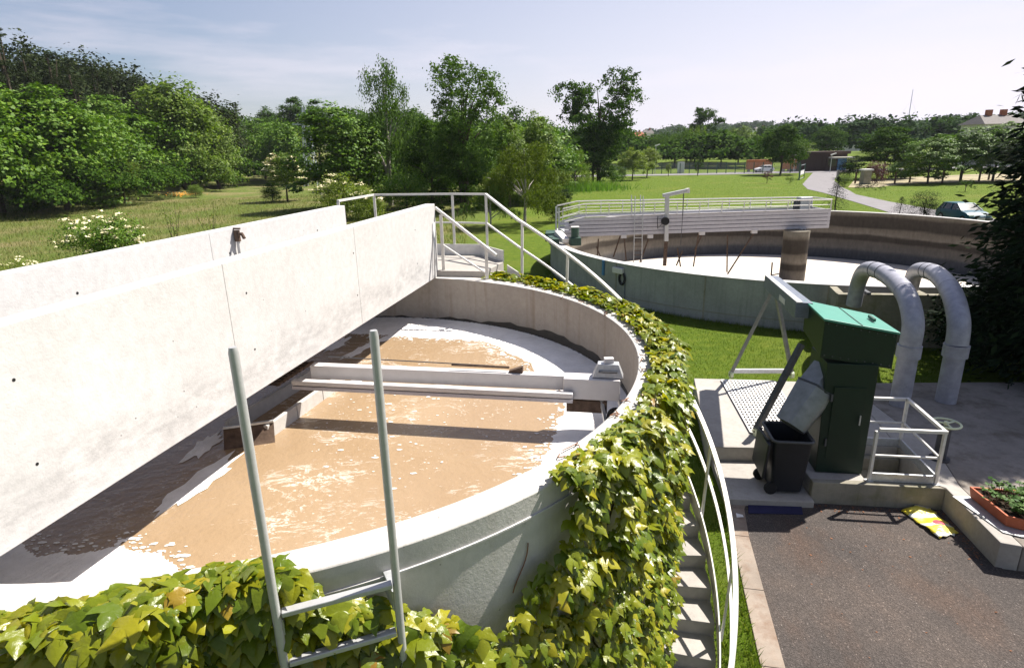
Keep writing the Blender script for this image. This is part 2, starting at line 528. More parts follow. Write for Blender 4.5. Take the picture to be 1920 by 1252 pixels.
def banded_material():
    """tide marks left by the falling level, over a painted shade band, run round the inside of the drained tank"""
    k = Nodes('tide marked and shaded tank concrete')
    v = k.coord(world=True)
    sx = k.n("ShaderNodeSeparateXYZ")
    k.l(v, sx.inputs[0])
    wob = k.noise(k.coord((0.25, 0.25, 1.2), world=True), 1.6, 5, 0.6)
    z = k.math('ADD', sx.outputs[2], k.math('MULTIPLY', k.math('SUBTRACT', wob, 0.5), 0.30))
    z = k.math('DIVIDE', k.math('ADD', z, 1.4), 2.9)
    col = k.ramp(z, [(0.0, (0.075, 0.078, 0.085)), (0.20, (0.085, 0.085, 0.09)), (0.27, (0.16, 0.145, 0.125)), (0.40, (0.13, 0.112, 0.092)),  # lowest bluish band paints in the shade at the wall foot
                     (0.44, (0.055, 0.046, 0.038)), (0.52, (0.060, 0.050, 0.040)), (0.56, (0.20, 0.175, 0.14)), (0.66, (0.15, 0.128, 0.10)),
                     (0.70, (0.050, 0.042, 0.034)), (0.88, (0.060, 0.050, 0.040)), (0.93, (0.15, 0.13, 0.10)), (0.97, (0.20, 0.18, 0.145))])
    fl = k.ramp(k.noise(k.coord((3, 3, 1.2), world=True), 2.2, 7, 0.75), [(0.25, 0.62), (0.75, 1.3)])
    col = k.mix(0.85, col, fl, 'MULTIPLY')
    return k.finish(col, 0.85, 0.2, 0, k.bump(k.noise(v, 30, 4), 0.3, 0.01))


M['banded'] = banded_material()
M['tank_floor'] = plain('dried pale tank floor', (0.56, 0.50, 0.43), 0.9, 0.1, 0, 0.10, 0.7, 0.2, 12)


def bag_material():
    k = Nodes('printed yellow plastic sack')
    v = k.coord(kind='Object')
    sx = k.n("ShaderNodeSeparateXYZ")
    k.l(v, sx.inputs[0])
    w = k.noise(v, 7.0, 3)
    band = k.math('ADD', sx.outputs[1], k.math('MULTIPLY', w, 0.06))
    base = k.ramp(k.noise(v, 5, 3), [(0.4, (0.70, 0.55, 0.03)), (0.6, (0.78, 0.66, 0.10))])
    white = k.ramp(k.math('FRACT', k.math('MULTIPLY', band, 4.2)), [(0.50, 0.0), (0.56, 0.9), (0.82, 0.9), (0.88, 0.0)])
    col = k.mix(white, base, (0.80, 0.80, 0.76))
    sp = k.n("ShaderNodeTexVoronoi")
    dx = k.math('DIVIDE', k.math('SUBTRACT', sx.outputs[0], 0.05), 0.085)
    dx = k.math('MULTIPLY', dx, dx)
    dy = k.math('DIVIDE', k.math('ADD', sx.outputs[1], 0.08), 0.085)
    dy = k.math('MULTIPLY', dy, dy)
    blot = k.ramp(k.math('MULTIPLY', k.math('ADD', k.math('ADD', dx, dy), k.math('MULTIPLY', k.noise(v, 30, 2), 0.6)), 0.5), [(0.50, 1.0), (0.62, 0.0)])
    col = k.mix(blot, col, (0.62, 0.10, 0.12))
    return k.finish(col, 0.35, 0.5, 0, k.bump(k.noise(v, 14, 4), 0.5, 0.02))


M['bag'] = bag_material()


# ------------------------------------------------------------------ mesh builder
class MB:
    def __init__(self):
        self.v, self.f, self.mi = [], [], []

    def add(self, verts, faces, mi=0):
        o = len(self.v)
        self.v += [tuple(p) for p in verts]
        self.f += [tuple(i + o for i in fc) for fc in faces]
        self.mi += [mi] * len(faces)
        return self

    def prism(self, poly, z0, z1, mi=0):
        n = len(poly)
        a = sum(poly[i][0] * poly[(i + 1) % n][1] - poly[(i + 1) % n][0] * poly[i][1] for i in range(n))
        if a < 0:
            poly = poly[::-1]
        zz0 = z0 if hasattr(z0, '__len__') else [z0] * n
        zz1 = z1 if hasattr(z1, '__len__') else [z1] * n
        vs = [(p[0], p[1], zz0[i]) for i, p in enumerate(poly)] + [(p[0], p[1], zz1[i]) for i, p in enumerate(poly)]
        fs = [tuple(range(n))[::-1], tuple(range(n, 2 * n))]
        fs += [(i, (i + 1) % n, n + (i + 1) % n, n + i) for i in range(n)]
        return self.add(vs, fs, mi)

    def box(self, x0, x1, y0, y1, z0, z1, mi=0):
        return self.prism([(x0, y0), (x1, y0), (x1, y1), (x0, y1)], z0, z1, mi)

    def bar(self, p, q, w, h, up=(0, 0, 1), mi=0):
        p, q = Vector(p), Vector(q)
        d = (q - p).normalized()
        u = Vector(up)
        if abs(d.dot(u)) > 0.98:
            u = Vector((0, 1, 0))
        s = d.cross(u).normalized()
        u = s.cross(d).normalized()
        vs = []
        for e in (p, q):
            for a, b in ((-1, -1), (1, -1), (1, 1), (-1, 1)):
                vs.append(e + s * (a * w / 2) + u * (b * h / 2))
        return self.add(vs, [(3, 2, 1, 0), (4, 5, 6, 7), (0, 1, 5, 4), (1, 2, 6, 5), (2, 3, 7, 6), (3, 0, 4, 7)], mi)

    def tube(self, path, r, seg=8, cap=True, mi=0, closed=False):
        path = [Vector(p) for p in path]
        n = len(path)
        rr = r if hasattr(r, '__len__') else [r] * n
        rings = []
        prev = None
        for i, p in enumerate(path):
            if closed:
                d = (path[(i + 1) % n] - path[i - 1]).normalized()
            else:
                d = (path[min(i + 1, n - 1)] - path[max(i - 1, 0)]).normalized()
            if prev is None:
                s = d.orthogonal().normalized()
            else:
                s = (prev - d * prev.dot(d)).normalized()
            prev = s
            t = d.cross(s)
            rings.append([p + (s * math.cos(2 * math.pi * k / seg) + t * math.sin(2 * math.pi * k / seg)) * rr[i] for k in range(seg)])
        vs = [v for g in rings for v in g]
        fs = []
        for i in range(n if closed else n - 1):
            j = (i + 1) % n
            for k in range(seg):
                k2 = (k + 1) % seg
                fs.append((i * seg + k, i * seg + k2, j * seg + k2, j * seg + k))
        if cap and not closed:
            fs.append(tuple(range(seg))[::-1])
            fs.append(tuple((n - 1) * seg + k for k in range(seg)))
        return self.add(vs, fs, mi)

    def loft(self, sections, cap=True, mi=0):
        n = len(sections[0])
        vs = [v for s in sections for v in s]
        fs = []
        for i in range(len(sections) - 1):
            for k in range(n):
                k2 = (k + 1) % n
                fs.append((i * n + k, i * n + k2, (i + 1) * n + k2, (i + 1) * n + k))
        if cap:
            fs.append(tuple(range(n))[::-1])
            fs.append(tuple((len(sections) - 1) * n + k for k in range(n)))
        return self.add(vs, fs, mi)

    def ring(self, c, r0, r1, z0, z1, a0=0, a1=360, seg=120, mi=(0, 0, 0)):
        """wall ring: inner radius r0, outer r1; mi = inner, top, outer"""
        full = abs(a1 - a0) >= 359.9
        m = seg if full else seg + 1
        vs = []
        for i in range(m):
            a = R(a0 + (a1 - a0) * i / seg)
            ca, sa = math.cos(a), math.sin(a)
            for r, z in ((r0, z0), (r0, z1), (r1, z1), (r1, z0)):
                vs.append((c[0] + r * ca, c[1] + r * sa, z))
        o = len(self.v)
        self.v += vs
        for i in range(seg):
            j = (i + 1) % m
            for k, mm in ((0, mi[0]), (1, mi[1]), (2, mi[2]), (3, mi[2])):
                k2 = (k + 1) % 4
                self.f.append((o + i * 4 + k, o + i * 4 + k2, o + j * 4 + k2, o + j * 4 + k))
                self.mi.append(mm)
        if not full:
            self.f.append((o, o + 3, o + 2, o + 1)); self.mi.append(mi[1])
            q = o + (m - 1) * 4
            self.f.append((q, q + 1, q + 2, q + 3)); self.mi.append(mi[1])
        return self

    def build(self, name, mats, parent=None, origin=None, smooth=None, bevel=0.0, fix=True):
        if not isinstance(mats, (list, tuple)):
            mats = [mats]
        o = Vector(origin) if origin is not None else (parent_origin(parent) if parent else Vector((0, 0, 0)))
        me = bpy.data.meshes.new(name)
        me.from_pydata([(p[0] - o[0], p[1] - o[1], p[2] - o[2]) for p in self.v], [], self.f)
        for m in mats:
            me.materials.append(m)
        if len(mats) > 1:
            me.polygons.foreach_set('material_index', self.mi)
        if fix and len(self.f) < 20000:
            bm = bmesh.new(); bm.from_mesh(me)
            bmesh.ops.recalc_face_normals(bm, faces=bm.faces)
            bm.to_mesh(me); bm.free()
        ob = bpy.data.objects.new(name, me)
        COL.objects.link(ob)
        if parent:
            ob.parent = parent
            ob.location = (o - parent_origin(parent))
        else:
            ob.location = o
        if smooth:
            me.polygons.foreach_set('use_smooth', [True] * len(me.polygons))
            if smooth is not True:
                try:
                    me.set_sharp_from_angle(angle=R(smooth))
                except Exception:
                    pass
        if bevel:
            b = ob.modifiers.new('bevel', 'BEVEL')
            b.width = bevel
            b.segments = 2
            b.limit_method = 'ANGLE'
            b.angle_limit = R(40)
        return ob


def catmull_early(pts, n=8):
    pts = [Vector(p) for p in pts]
    out = []
    for i in range(len(pts) - 1):
        p0, p1, p2, p3 = pts[max(i - 1, 0)], pts[i], pts[i + 1], pts[min(i + 2, len(pts) - 1)]
        for k in range(n):
            t = k / n
            out.append(0.5 * ((2 * p1) + (p2 - p0) * t + (2 * p0 - 5 * p1 + 4 * p2 - p3) * t * t + (3 * p1 - p0 - 3 * p2 + p3) * t ** 3))
    out.append(pts[-1])
    return out


def parent_origin(ob):
    o = Vector(ob.location)
    while ob.parent:
        ob = ob.parent
        o = o + Vector(ob.location)
    return o


def tag(o, label=None, cat=None, group=None, kind=None):
    if label: o['label'] = label
    if cat: o['category'] = cat
    if group: o['group'] = group
    if kind: o['kind'] = kind
    return o


def thing(name, loc, label, cat, group=None):
    o = bpy.data.objects.new(name, None)
    o.empty_display_size = 0.2
    COL.objects.link(o)
    o.location = loc
    return tag(o, label, cat, group)


def rebase(ob, loc):
    """put a one-mesh thing's origin at its base"""
    loc = Vector(loc)
    d = loc - Vector(ob.location)
    ob.data.transform(Matrix.Translation(-d))
    ob.location = loc
    return ob


def bulk(name, verts, faces_n, mat, parent=None, origin=None, smooth=False):
    """mesh straight from numpy: verts (N,3), every face has faces_n corners in order"""
    me = bpy.data.meshes.new(name)
    n = len(verts)
    o = np.array(origin if origin is not None else (parent_origin(parent) if parent else (0, 0, 0)), dtype=np.float64)
    verts = np.ascontiguousarray(verts - o, dtype=np.float32)
    me.vertices.add(n)
    me.vertices.foreach_set('co', verts.ravel())
    nf = n // faces_n
    me.loops.add(n)
    me.loops.foreach_set('vertex_index', np.arange(n, dtype=np.int32))
    me.polygons.add(nf)
    me.polygons.foreach_set('loop_start', np.arange(0, n, faces_n, dtype=np.int32))
    try:
        me.polygons.foreach_set('loop_total', np.full(nf, faces_n, dtype=np.int32))
    except Exception:
        pass
    me.materials.append(mat)
    me.update(calc_edges=True)
    ob = bpy.data.objects.new(name, me)
    COL.objects.link(ob)
    if parent:
        ob.parent = parent
        ob.location = Vector(o) - parent_origin(parent)
    else:
        ob.location = Vector(o)
    return ob


def copy_tree(o, loc, parent=None, rz=None):
    c = o.copy()
    COL.objects.link(c)
    c.parent = parent
    if loc is not None:
        c.location = loc
    if rz is not None:
        c.rotation_euler.z = rz
    for ch in o.children:
        copy_tree(ch, None, c)
    return c


# ------------------------------------------------------------------ numbers of the place
T1 = (-2.447, 6.264)         # small tank
T1_RI, T1_RO, T1_Z, WATER_Z = 3.734, 3.955, 3.4, 2.67
T2 = (12.993, 27.553)        # large tank
T2_RI, T2_RO, T2_Z = 10.85, 11.13, 1.44


def pol(c, r, deg, z=0.0):
    return Vector((c[0] + r * math.cos(R(deg)), c[1] + r * math.sin(R(deg)), z))


def hill(x, y):
    d = math.hypot(x, y)
    az = math.degrees(math.atan2(x, y))
    h = 11.0 * smooth(86, 150, d) * smooth(-24, -36, az)
    h += 7.0 * smooth(130, 260, d) * smooth(4, -14, az) * (1 - smooth(-24, -36, az))
    # town ridge far to the right
    h += 19.0 * smooth(420, 950, d) * smooth(-14, 8, az) * (0.8 + 0.2 * math.sin(az * 0.35 + 1.1))
    h += 22.0 * smooth(420, 950, d) * smooth(2, -20, az)
    return h


# ------------------------------------------------------------------ ground
def make_ground():
    radii = [T2_RO - 0.15]
    while radii[-1] < 4200:
        r = radii[-1]
        radii.append(r + max(1.6, r * 0.055))
    seg = 220
    vs, fs = [], []
    for r in radii:
        for k in range(seg):
            a = 2 * math.pi * k / seg
            x, y = T2[0] + r * math.cos(a), T2[1] + r * math.sin(a)
            vs.append((x, y, hill(x, y)))
    for i in range(len(radii) - 1):
        for k in range(seg):
            k2 = (k + 1) % seg
            fs.append((i * seg + k, i * seg + k2, (i + 1) * seg + k2, (i + 1) * seg + k))
    mb = MB()
    mb.add(vs, fs)
    g = mb.build('ground', M['ground'], smooth=True, fix=False)
    tag(g, 'green lawn and rough meadow running back to the wooded hills', kind='structure')


make_ground()


def sheet(name, poly, z, mat, label, th=0.03):
    mb = MB().prism([(p[0], p[1]) for p in poly], z - th, z)
    return tag(mb.build(name, mat), label, kind='structure')


# yard, kerb, road, track
kerb_l = [(3.60, 8.62), (3.30, 8.22), (3.10, 7.5), (2.86, 6.4), (2.60, 5.2), (2.38, 4.2), (2.0, 2.4)]
kerb_r = [(3.78, 8.58), (3.52, 8.15), (3.33, 7.45), (3.10, 6.35), (2.85, 5.15), (2.63, 4.15), (2.25, 2.35)]
sheet('asphalt_yard', [(4.75, 8.35), (3.62, 8.40)] + [(p[0] + 0.004, p[1]) for p in kerb_r[1:]] + [(8.5, 2.0), (8.5, 6.2), (6.35, 6.66), (6.49, 8.05)], 0.012,
      M['asphalt'], 'rough dark brown asphalt yard at the bottom right', 0.1)
for i in range(len(kerb_l) - 1):
    a, b = Vector((*kerb_l[i], 0)), Vector((*kerb_l[i + 1], 0))
    c, d = Vector((*kerb_r[i + 1], 0)), Vector((*kerb_r[i], 0))
    e = 0.004
    t = (b - a).normalized() * e
    o = MB().prism([(a + t)[:2], (b - t)[:2], (c - t)[:2], (d + t)[:2]], -0.15, 0.022).build('kerb_strip', M['concrete_kerb'], bevel=0.006)
    tag(o, 'rust stained concrete edging between the grass and the asphalt yard', kind='structure')

ROAD_L = [(55.8, 114.7), (47.0, 98.0), (39.2, 83.1), (35.6, 74.0), (34.6, 68.2), (32.5, 59.4), (29.9, 49.0), (28.6, 44.5), (28.3, 40.0)]
ROAD_R = [(61.6, 116.6), (53.5, 102.0), (47.0, 90.0), (41.0, 76.6), (38.5, 70.0), (36.5, 65.2), (34.8, 56.3), (33.9, 48.0), (33.6, 40.0)]
mb = MB()
n = len(ROAD_L)
mb.add([(x, y, 0.03) for x, y in ROAD_L] + [(x, y, 0.03) for x, y in ROAD_R], [(i, n + i, n + i + 1, i + 1) for i in range(n - 1)])
tag(mb.build('road', M['road']), 'pale grey access road curving down from the gate', kind='structure')
sheet('road', [(38, 114.5), (56, 114.2), (120, 117.5), (120, 125), (30, 122), (-6, 128), (-6, 121)], 0.05, M['road'], 'pale street running across behind the far fence', 0.02)
trk = [at(1590, 352, 0), at(1640, 352, 0), at(1700, 345, 0), at(1890, 340, 0), at(1990, 338, 0), at(1990, 322, 0), at(1880, 325, 0), at(1700, 333, 0), at(1600, 340, 0)]
sheet('path', trk, 0.04, M['path'], 'dry beige track behind the dark fence posts on the right', 0.03)

# ------------------------------------------------------------------ summer haze
hb = MB().box(-4300, 4300, -4300, 4300, -3.0, 60.0).build('haze', [], fix=False) if HAZE else None
if hb:
    hk = Nodes('thin summer haze')
    pv_ = hk.n("ShaderNodeVolumePrincipled")
    pv_.inputs['Color'].default_value = (0.86, 0.90, 1.0, 1)
    pv_.inputs['Density'].default_value = HAZE
    hk.l(pv_.outputs[0], hk.out.inputs['Volume'])
    hb.data.materials.append(hk.m)
    tag(hb, 'thin pale summer haze over the whole valley', kind='stuff')

# ------------------------------------------------------------------ small tank
t1 = thing('round_tank', (T1[0], T1[1], 0), 'round concrete tank full of brown frothy water, creeper over its rim', 'tank')
mb = MB().ring(T1, T1_RI, T1_RO, -0.05, T1_Z, seg=160, mi=(1, 0, 0))
mb.build('wall', [M['concrete_tank'], M['concrete_inner']], t1, smooth=40, bevel=0.012)
mb = MB()
for i in range(33):
    a = -96 + i * 1.6
    b = a + 1.6
    mb.bar(pol(T1, T1_RO + 0.004, a, 3.245), pol(T1, T1_RO + 0.004, b, 3.245), 0.014, 0.012)
tag(mb.build('joint_ridge', M['concrete_white'], t1), 'thin pale ridge below the rim on the bare patch')
wet = MB().ring(T1, T1_RI - 0.006, T1_RI - 0.001, WATER_Z - 0.1, WATER_Z + 0.13, seg=160)
for i_ in range(160):
    x_, y_, z_ = wet.v[i_ * 4 + 1]
    th_ = i_ * 360 / 160
    dz_ = 0.018 * math.sin(i_ * 0.9) + 0.014 * math.sin(i_ * 2.3 + 1) - 0.085 + 0.115 * math.exp(-((th_ - 32) / 26) ** 2)
    wet.v[i_ * 4 + 1] = (x_, y_, z_ + dz_)
    x_, y_, z_ = wet.v[i_ * 4 + 2]
    wet.v[i_ * 4 + 2] = (x_, y_, z_ + dz_)
wet.build('waterline_stain', M['wet'], t1, smooth=40)

# water and foam
mb = MB()
vs = [(T1[0], T1[1], WATER_Z)] + [tuple(pol(T1, T1_RI - 0.002, k * 3, WATER_Z)) for k in range(120)]
mb.add(vs, [(0, 1 + k, 1 + (k + 1) % 120) for k in range(120)])
tag(mb.build('water', M['water'], fix=False), 'frothy brown water inside the round tank', kind='structure')


def foam_inner(a):
    """inner radius of the foam collar at angle a (degrees from +x)"""
    a = (a + 180) % 360 - 180
    r = np.interp(a, [-180, -150, -121, -116, -106, -103, -99, -95, -91, -88, -83, -75, -40, -32, -25, -9, 8, 22, 41, 50, 58, 66, 77, 95, 130, 180],
                  [3.0, 2.85, 2.69, 2.66, 2.63, 2.54, 2.49, 2.52, 2.61, 2.70, 3.05, 3.3, 3.3, 3.1, 2.97, 2.94, 3.03, 2.99, 2.98, 3.08, 2.93, 2.81, 2.78, 2.9, 3.1, 3.0])
    q = 0.0
    for f_, am in ((9, .03), (23, .022), (47, .016), (89, .012), (171, .009), (333, .006)):
        q += am * math.sin(R(a * f_ + f_ * 7)) * (0.6 + 0.6 * math.sin(R(a * 3.0 + f_)))
    return float(r) + q


NS = 1500
vs, fs = [], []
rng = np.random.default_rng(5)
for k in range(NS):
    a = k * 360 / NS
    ri = foam_inner(a) + 0.02 * rng.random()
    for j in range(6):
        t = j / 5
        r = ri + (T1_RI - 0.004 - ri) * t
        z = WATER_Z + (0.001 if j == 0 else 0.010 + 0.02 * t + 0.010 * rng.random())
        vs.append(tuple(pol(T1, r, a, z)))
for k in range(NS):
    k2 = (k + 1) % NS
    for j in range(5):
        fs.append((k * 6 + j, k * 6 + j + 1, k2 * 6 + j + 1, k2 * 6 + j))
mb = MB().add(vs, fs)
tag(mb.build('foam', M['foam'], smooth=True, fix=False), 'white foam collar floating along the inside of the tank wall', 'foam', kind='stuff')
# loose rafts of foam under the bridge
mb = MB()
rng = np.random.default_rng(11)
for (x, y, rx, ry, an) in [(-2.75, 4.75, 0.16, 0.55, -12), (-3.05, 5.4, 0.12, 0.35, -5), (-2.2, 8.3, 0.10, 0.5, -20), (-1.9, 8.9, 0.08, 0.4, -25), (-2.0, 7.0, 0.09, 0.4, -35), (-2.6, 8.6, 0.12, 0.4, -10)]:
    n = 26
    pts = []
    for k in range(n):
        a = 2 * math.pi * k / n
        q = 0.6 + 0.5 * rng.random()
        u, w = rx * q * math.cos(a), ry * q * math.sin(a)
        ca, sa = math.cos(R(an)), math.sin(R(an))
        pts.append((x + u * ca + w * sa * -1, y + u * sa + w * ca, WATER_Z + 0.006))
    mb.add([(x, y, WATER_Z + 0.012)] + pts, [(0, 1 + k, 1 + (k + 1) % n) for k in range(n)])
for i in range(900):
    if rng.random() < 0.72:
        a = -130 + 230 * rng.random()
        rr_ = foam_inner(a) - abs(0.09 * rng.normal())
        p = pol(T1, rr_, a, WATER_Z + 0.004)
        sz = 0.005 + 0.016 * rng.random() ** 2
    else:
        p = at(690 + 150 * rng.normal(), 770 + 60 * rng.normal(), WATER_Z)
        if math.hypot(p[0] - T1[0], p[1] - T1[1]) > 3.3 or p[0] < -2.1:
            continue
        p = Vector((p[0], p[1], WATER_Z + 0.004))
        sz = 0.004 + 0.014 * rng.random() ** 3
    n = 7
    st_x = 1 + 1.5 * rng.random()
    mb.add([p + Vector((0, 0, sz * 0.25))] + [p + Vector((st_x * sz * math.cos(2 * math.pi * k / n) * (0.6 + 0.6 * rng.random()), sz * math.sin(2 * math.pi * k / n) * (0.6 + 0.6 * rng.random()), 0)) for k in range(n)], [(0, 1 + k, 1 + (k + 1) % n) for k in range(n)])
tag(mb.build('foam', M['foam'], fix=False), 'torn rafts of foam drifting in the shade of the bridge', 'foam', kind='stuff')

# ------------------------------------------------------------------ concrete bridge over the small tank
BD = Vector((1.52, 7.24, 0)).normalized()           # along the bridge
BN = Vector((BD[1], -BD[0], 0))                      # to its right
B0 = Vector((-1.2, 9.97, 0))                         # right parapet, far end
br = thing('concrete_bridge', (B0 - BD * 4)[:2] + (3.4,), 'white concrete bridge with two solid parapets lying across the round tank', 'bridge')
BLEN = 9.6


def bridge_panel(off, s0, s1, z0, z1, th):
    """parapet panel between s0 and s1 metres from its far end; off = distance left of the right face"""
    mb = MB()
    p, q = B0 - BD * s0 - BN * off, B0 - BD * s1 - BN * off
    w = BN * th
    mb.prism([p[:2], q[:2], (q - w)[:2], (p - w)[:2]], z0, z1)
    return mb.build('parapet_panel', M['concrete_white'], br, bevel=0.005)


cuts = [0, 2.95, 5.3, 7.4, BLEN]
for a, b in zip(cuts[:-1], cuts[1:]):
    bridge_panel(0.0, a, b - 0.002, T1_Z + 0.003, 4.577, 0.16)
cuts = [0.0, 3.3, 6.0, BLEN]
for a, b in zip(cuts[:-1], cuts[1:]):
    bridge_panel(1.44, a + 0.25, b + 0.25 - 0.002, T1_Z + 0.003, 4.577, 0.16)
mb = MB()
p, q, w = B0 - BN * 0.165, B0 - BD * BLEN - BN * 0.165, BN * 1.27
mb.prism([p[:2], q[:2], (q - w)[:2], (p - w)[:2]], T1_Z + 0.02, T1_Z + 0.24)
mb.build('deck', M['concrete_white'], br)

mb = MB()
for s_ in np.arange(0.9, BLEN, 2.05):
    for z_ in (3.78, 4.28):
        p = B0 - BD * (s_ + 0.06 * math.sin(s_ * 9)) + BN * 0.0015 + Vector((0, 0, z_))
        mb.tube([p - BN * 0.004, p], 0.010, 8)
    p = B0 - BD * (s_ + 0.3) - BN * 1.4385 + Vector((0, 0, 4.3))
    mb.tube([p - BN * 0.004, p], 0.013, 8)
mb.build('tie_holes', M['shade'], br, fix=False)['kind'] = 'stuff'
tap = thing('standpipe_tap', B0 - BD * 3.1 - BN * 1.43 + Vector((0, 0, 4.1)), 'small rusty tap with pipe fixed to the rear parapet of the bridge', 'tap')
tp = B0 - BD * 3.12 - BN * 1.40
MB().tube([tp + Vector((0, 0, 3.7)), tp + Vector((0, 0, 4.46))], 0.022, 8).build('pipe', M['rail'], tap, smooth=40)
MB().tube([tp + Vector((0, 0, 4.42)), tp + Vector((0, 0, 4.55))], 0.035, 10).build('valve_body', M['rusty'], tap, smooth=40)
MB().tube([tp + Vector((0, 0, 4.5)), tp + Vector((0.07, -0.03, 4.51)), tp + Vector((0.10, -0.05, 4.46))], 0.02, 8).build('spout', M['rusty'], tap, smooth=40)
MB().bar(tp + Vector((-0.05, 0.02, 4.57)), tp + Vector((0.05, -0.02, 4.57)), 0.02, 0.02).build('handle', M['rusty'], tap)
# thin drain pole leaning on the end of the bridge parapet
mb = MB().tube([B0 - BD * 0.28 + BN * 0.03 + Vector((0, 0, 3.42)), B0 - BD * 0.16 + BN * 0.02 + Vector((0, 0, 4.3))], 0.012, 6)
tag(rebase(mb.build('rod', M['galv'], smooth=True), B0 - BD * 0.28 + BN * 0.03 + Vector((0, 0, 3.42))), 'thin grey rod leaning on the far end of the bridge parapet', 'rod')

# ------------------------------------------------------------------ scum trough, baffle and grating under the bridge
tr = thing('scum_trough', (-2.2, 6.2, WATER_Z), 'pale concrete scum trough lying in the water beside the bridge', 'trough')
ta, tb = Vector((-2.45, 5.52, 0)), Vector((-2.06, 7.0, 0))
td = (tb - ta).normalized()
tn = Vector((td[1], -td[0], 0))
for i in range(3):
    a, b = ta + td * (i * 0.51), ta + td * (i * 0.51 + 0.50)
    MB().prism([a[:2], b[:2], (b - tn * 0.05)[:2], (a - tn * 0.05)[:2]], WATER_Z - 0.2, WATER_Z + 0.15).build('side_panel', M['concrete_tank'], tr, bevel=0.006)
a, b = ta - tn * 0.45, tb - tn * 0.45
MB().prism([a[:2], b[:2], (b - tn * 0.05)[:2], (a - tn * 0.05)[:2]], WATER_Z - 0.2, WATER_Z + 0.15).build('rear_panel', M['concrete_tank'], tr, bevel=0.006)
MB().prism([(ta - tn * 0.06)[:2], (tb - tn * 0.06)[:2], (tb - tn * 0.44)[:2], (ta - tn * 0.44)[:2]], WATER_Z - 0.2, WATER_Z - 0.02).build('bottom', M['shade'], tr)
bf = thing('baffle_plate', (-2.4, 5.4, WATER_Z), 'rusty brown baffle plate at the near end of the trough', 'baffle')
pl = [at(470, 797, WATER_Z + 0.16), at(513, 791, WATER_Z + 0.16)]
e = (pl[1] - pl[0]).normalized()
nn = Vector((e[1], -e[0], 0))
mb = MB()
q0, q1 = pl[0] - e * 0.25, pl[1]
mb.add([q0, q1, q1 + nn * 0.24 + Vector((0, 0, -0.28)), q0 + nn * 0.24 + Vector((0, 0, -0.28)),
        q0 - nn * 0.012, q1 - nn * 0.012, q1 + nn * 0.228 + Vector((0, 0, -0.30)), q0 + nn * 0.228 + Vector((0, 0, -0.30))],
       [(0, 1, 2, 3), (7, 6, 5, 4), (0, 4, 5, 1), (1, 5, 6, 2), (2, 6, 7, 3), (3, 7, 4, 0)])
mb.build('plate', M['rusty'], bf)
mb = MB().bar(q0 + Vector((0, 0, 0.012)), q1 + Vector((0, 0, 0.012)), 0.03, 0.02)
mb.build('rim_strip', M['galv'], bf)
gr = thing('step_grating', (-2.75, 6.6, 2.95), 'rusty open grating under the bridge, half lit', 'grating')
mb = MB()
ga, gd, gn = Vector((-2.98, 6.35, 2.97)), Vector((0.21, 0.98, 0)), Vector((0.98, -0.21, 0))
for i in range(9):
    p = ga + gd * (i * 0.085)
    mb.bar(p, p + gn * 0.42, 0.03, 0.03)
for j in range(2):
    p = ga + gn * (0.02 + 0.38 * j)
    mb.bar(p - gd * 0.03, p + gd * 0.74, 0.03, 0.025)
mb.build('bars', M['rusty'], gr)

# ------------------------------------------------------------------ rotating scraper arm over the water
ar = thing('rotating_scraper', (1.05, 6.2, 2.8), 'long pale metal scraper arm reaching over the brown water to the rim', 'scraper arm')
A0, A1 = at(585, 682, 3.24), at(1163, 706, 3.24)
ad = (A1 - A0).normalized()
an = Vector((ad[1], -ad[0], 0))
MB().bar(A0 + Vector((0, 0, -0.075)), A1 + Vector((0, 0, -0.075)), 0.11, 0.15).build('main_beam', M['white_paint'], ar, bevel=0.008)
c0, c1 = A0 + an * 0.16 - ad * 0.15, A1 + an * 0.16 - ad * 0.45
MB().bar(c0 + Vector((0, 0, -0.15)), c1 + Vector((0, 0, -0.15)), 0.08, 0.05).build('front_channel', M['white_paint'], ar, bevel=0.006)
MB().bar(c0 + Vector((0, 0, -0.205)), c1 + Vector((0, 0, -0.205)), 0.07, 0.035).build('channel_web', M['lilac_plank'], ar)
MB().bar(A1 + an * 0.02 - ad * 0.55 + Vector((0, 0, -0.11)), A1 + an * 0.02 + Vector((0, 0, -0.11)), 0.18, 0.215).build('end_housing', M['white_paint'], ar, bevel=0.01)
cp = A1 - ad * 0.12
mb = MB()
for s0, s1, z0, z1 in ((0.30, 0.20, 0.005, 0.14),):
    lo = [cp + ad * (sx * s0 / 2) + an * (sy * 0.07) + Vector((0, 0, z0)) for sx, sy in ((-1, -1), (1, -1), (1, 1), (-1, 1))]
    hi = [cp + ad * (sx * s1 / 2) + an * (sy * 0.05) + Vector((0, 0, z1)) for sx, sy in ((-1, -1), (1, -1), (1, 1), (-1, 1))]
    mb.loft([lo, hi])
capo = mb.build('bearing_cap', M['galv'], ar, bevel=0.005)
MB().box(cp[0] - 0.04, cp[0] + 0.05, cp[1] - 0.03, cp[1] + 0.03, cp[2] + 0.141, cp[2] + 0.19).build('cap_block', M['white_paint'], capo)
MB().tube([cp - ad * 0.09 + an * 0.075 + Vector((0, 0, 0.07)), cp + ad * 0.09 + an * 0.075 + Vector((0, 0, 0.07))], 0.012, 6).build('hinge_pin', M['dark_steel'], capo)
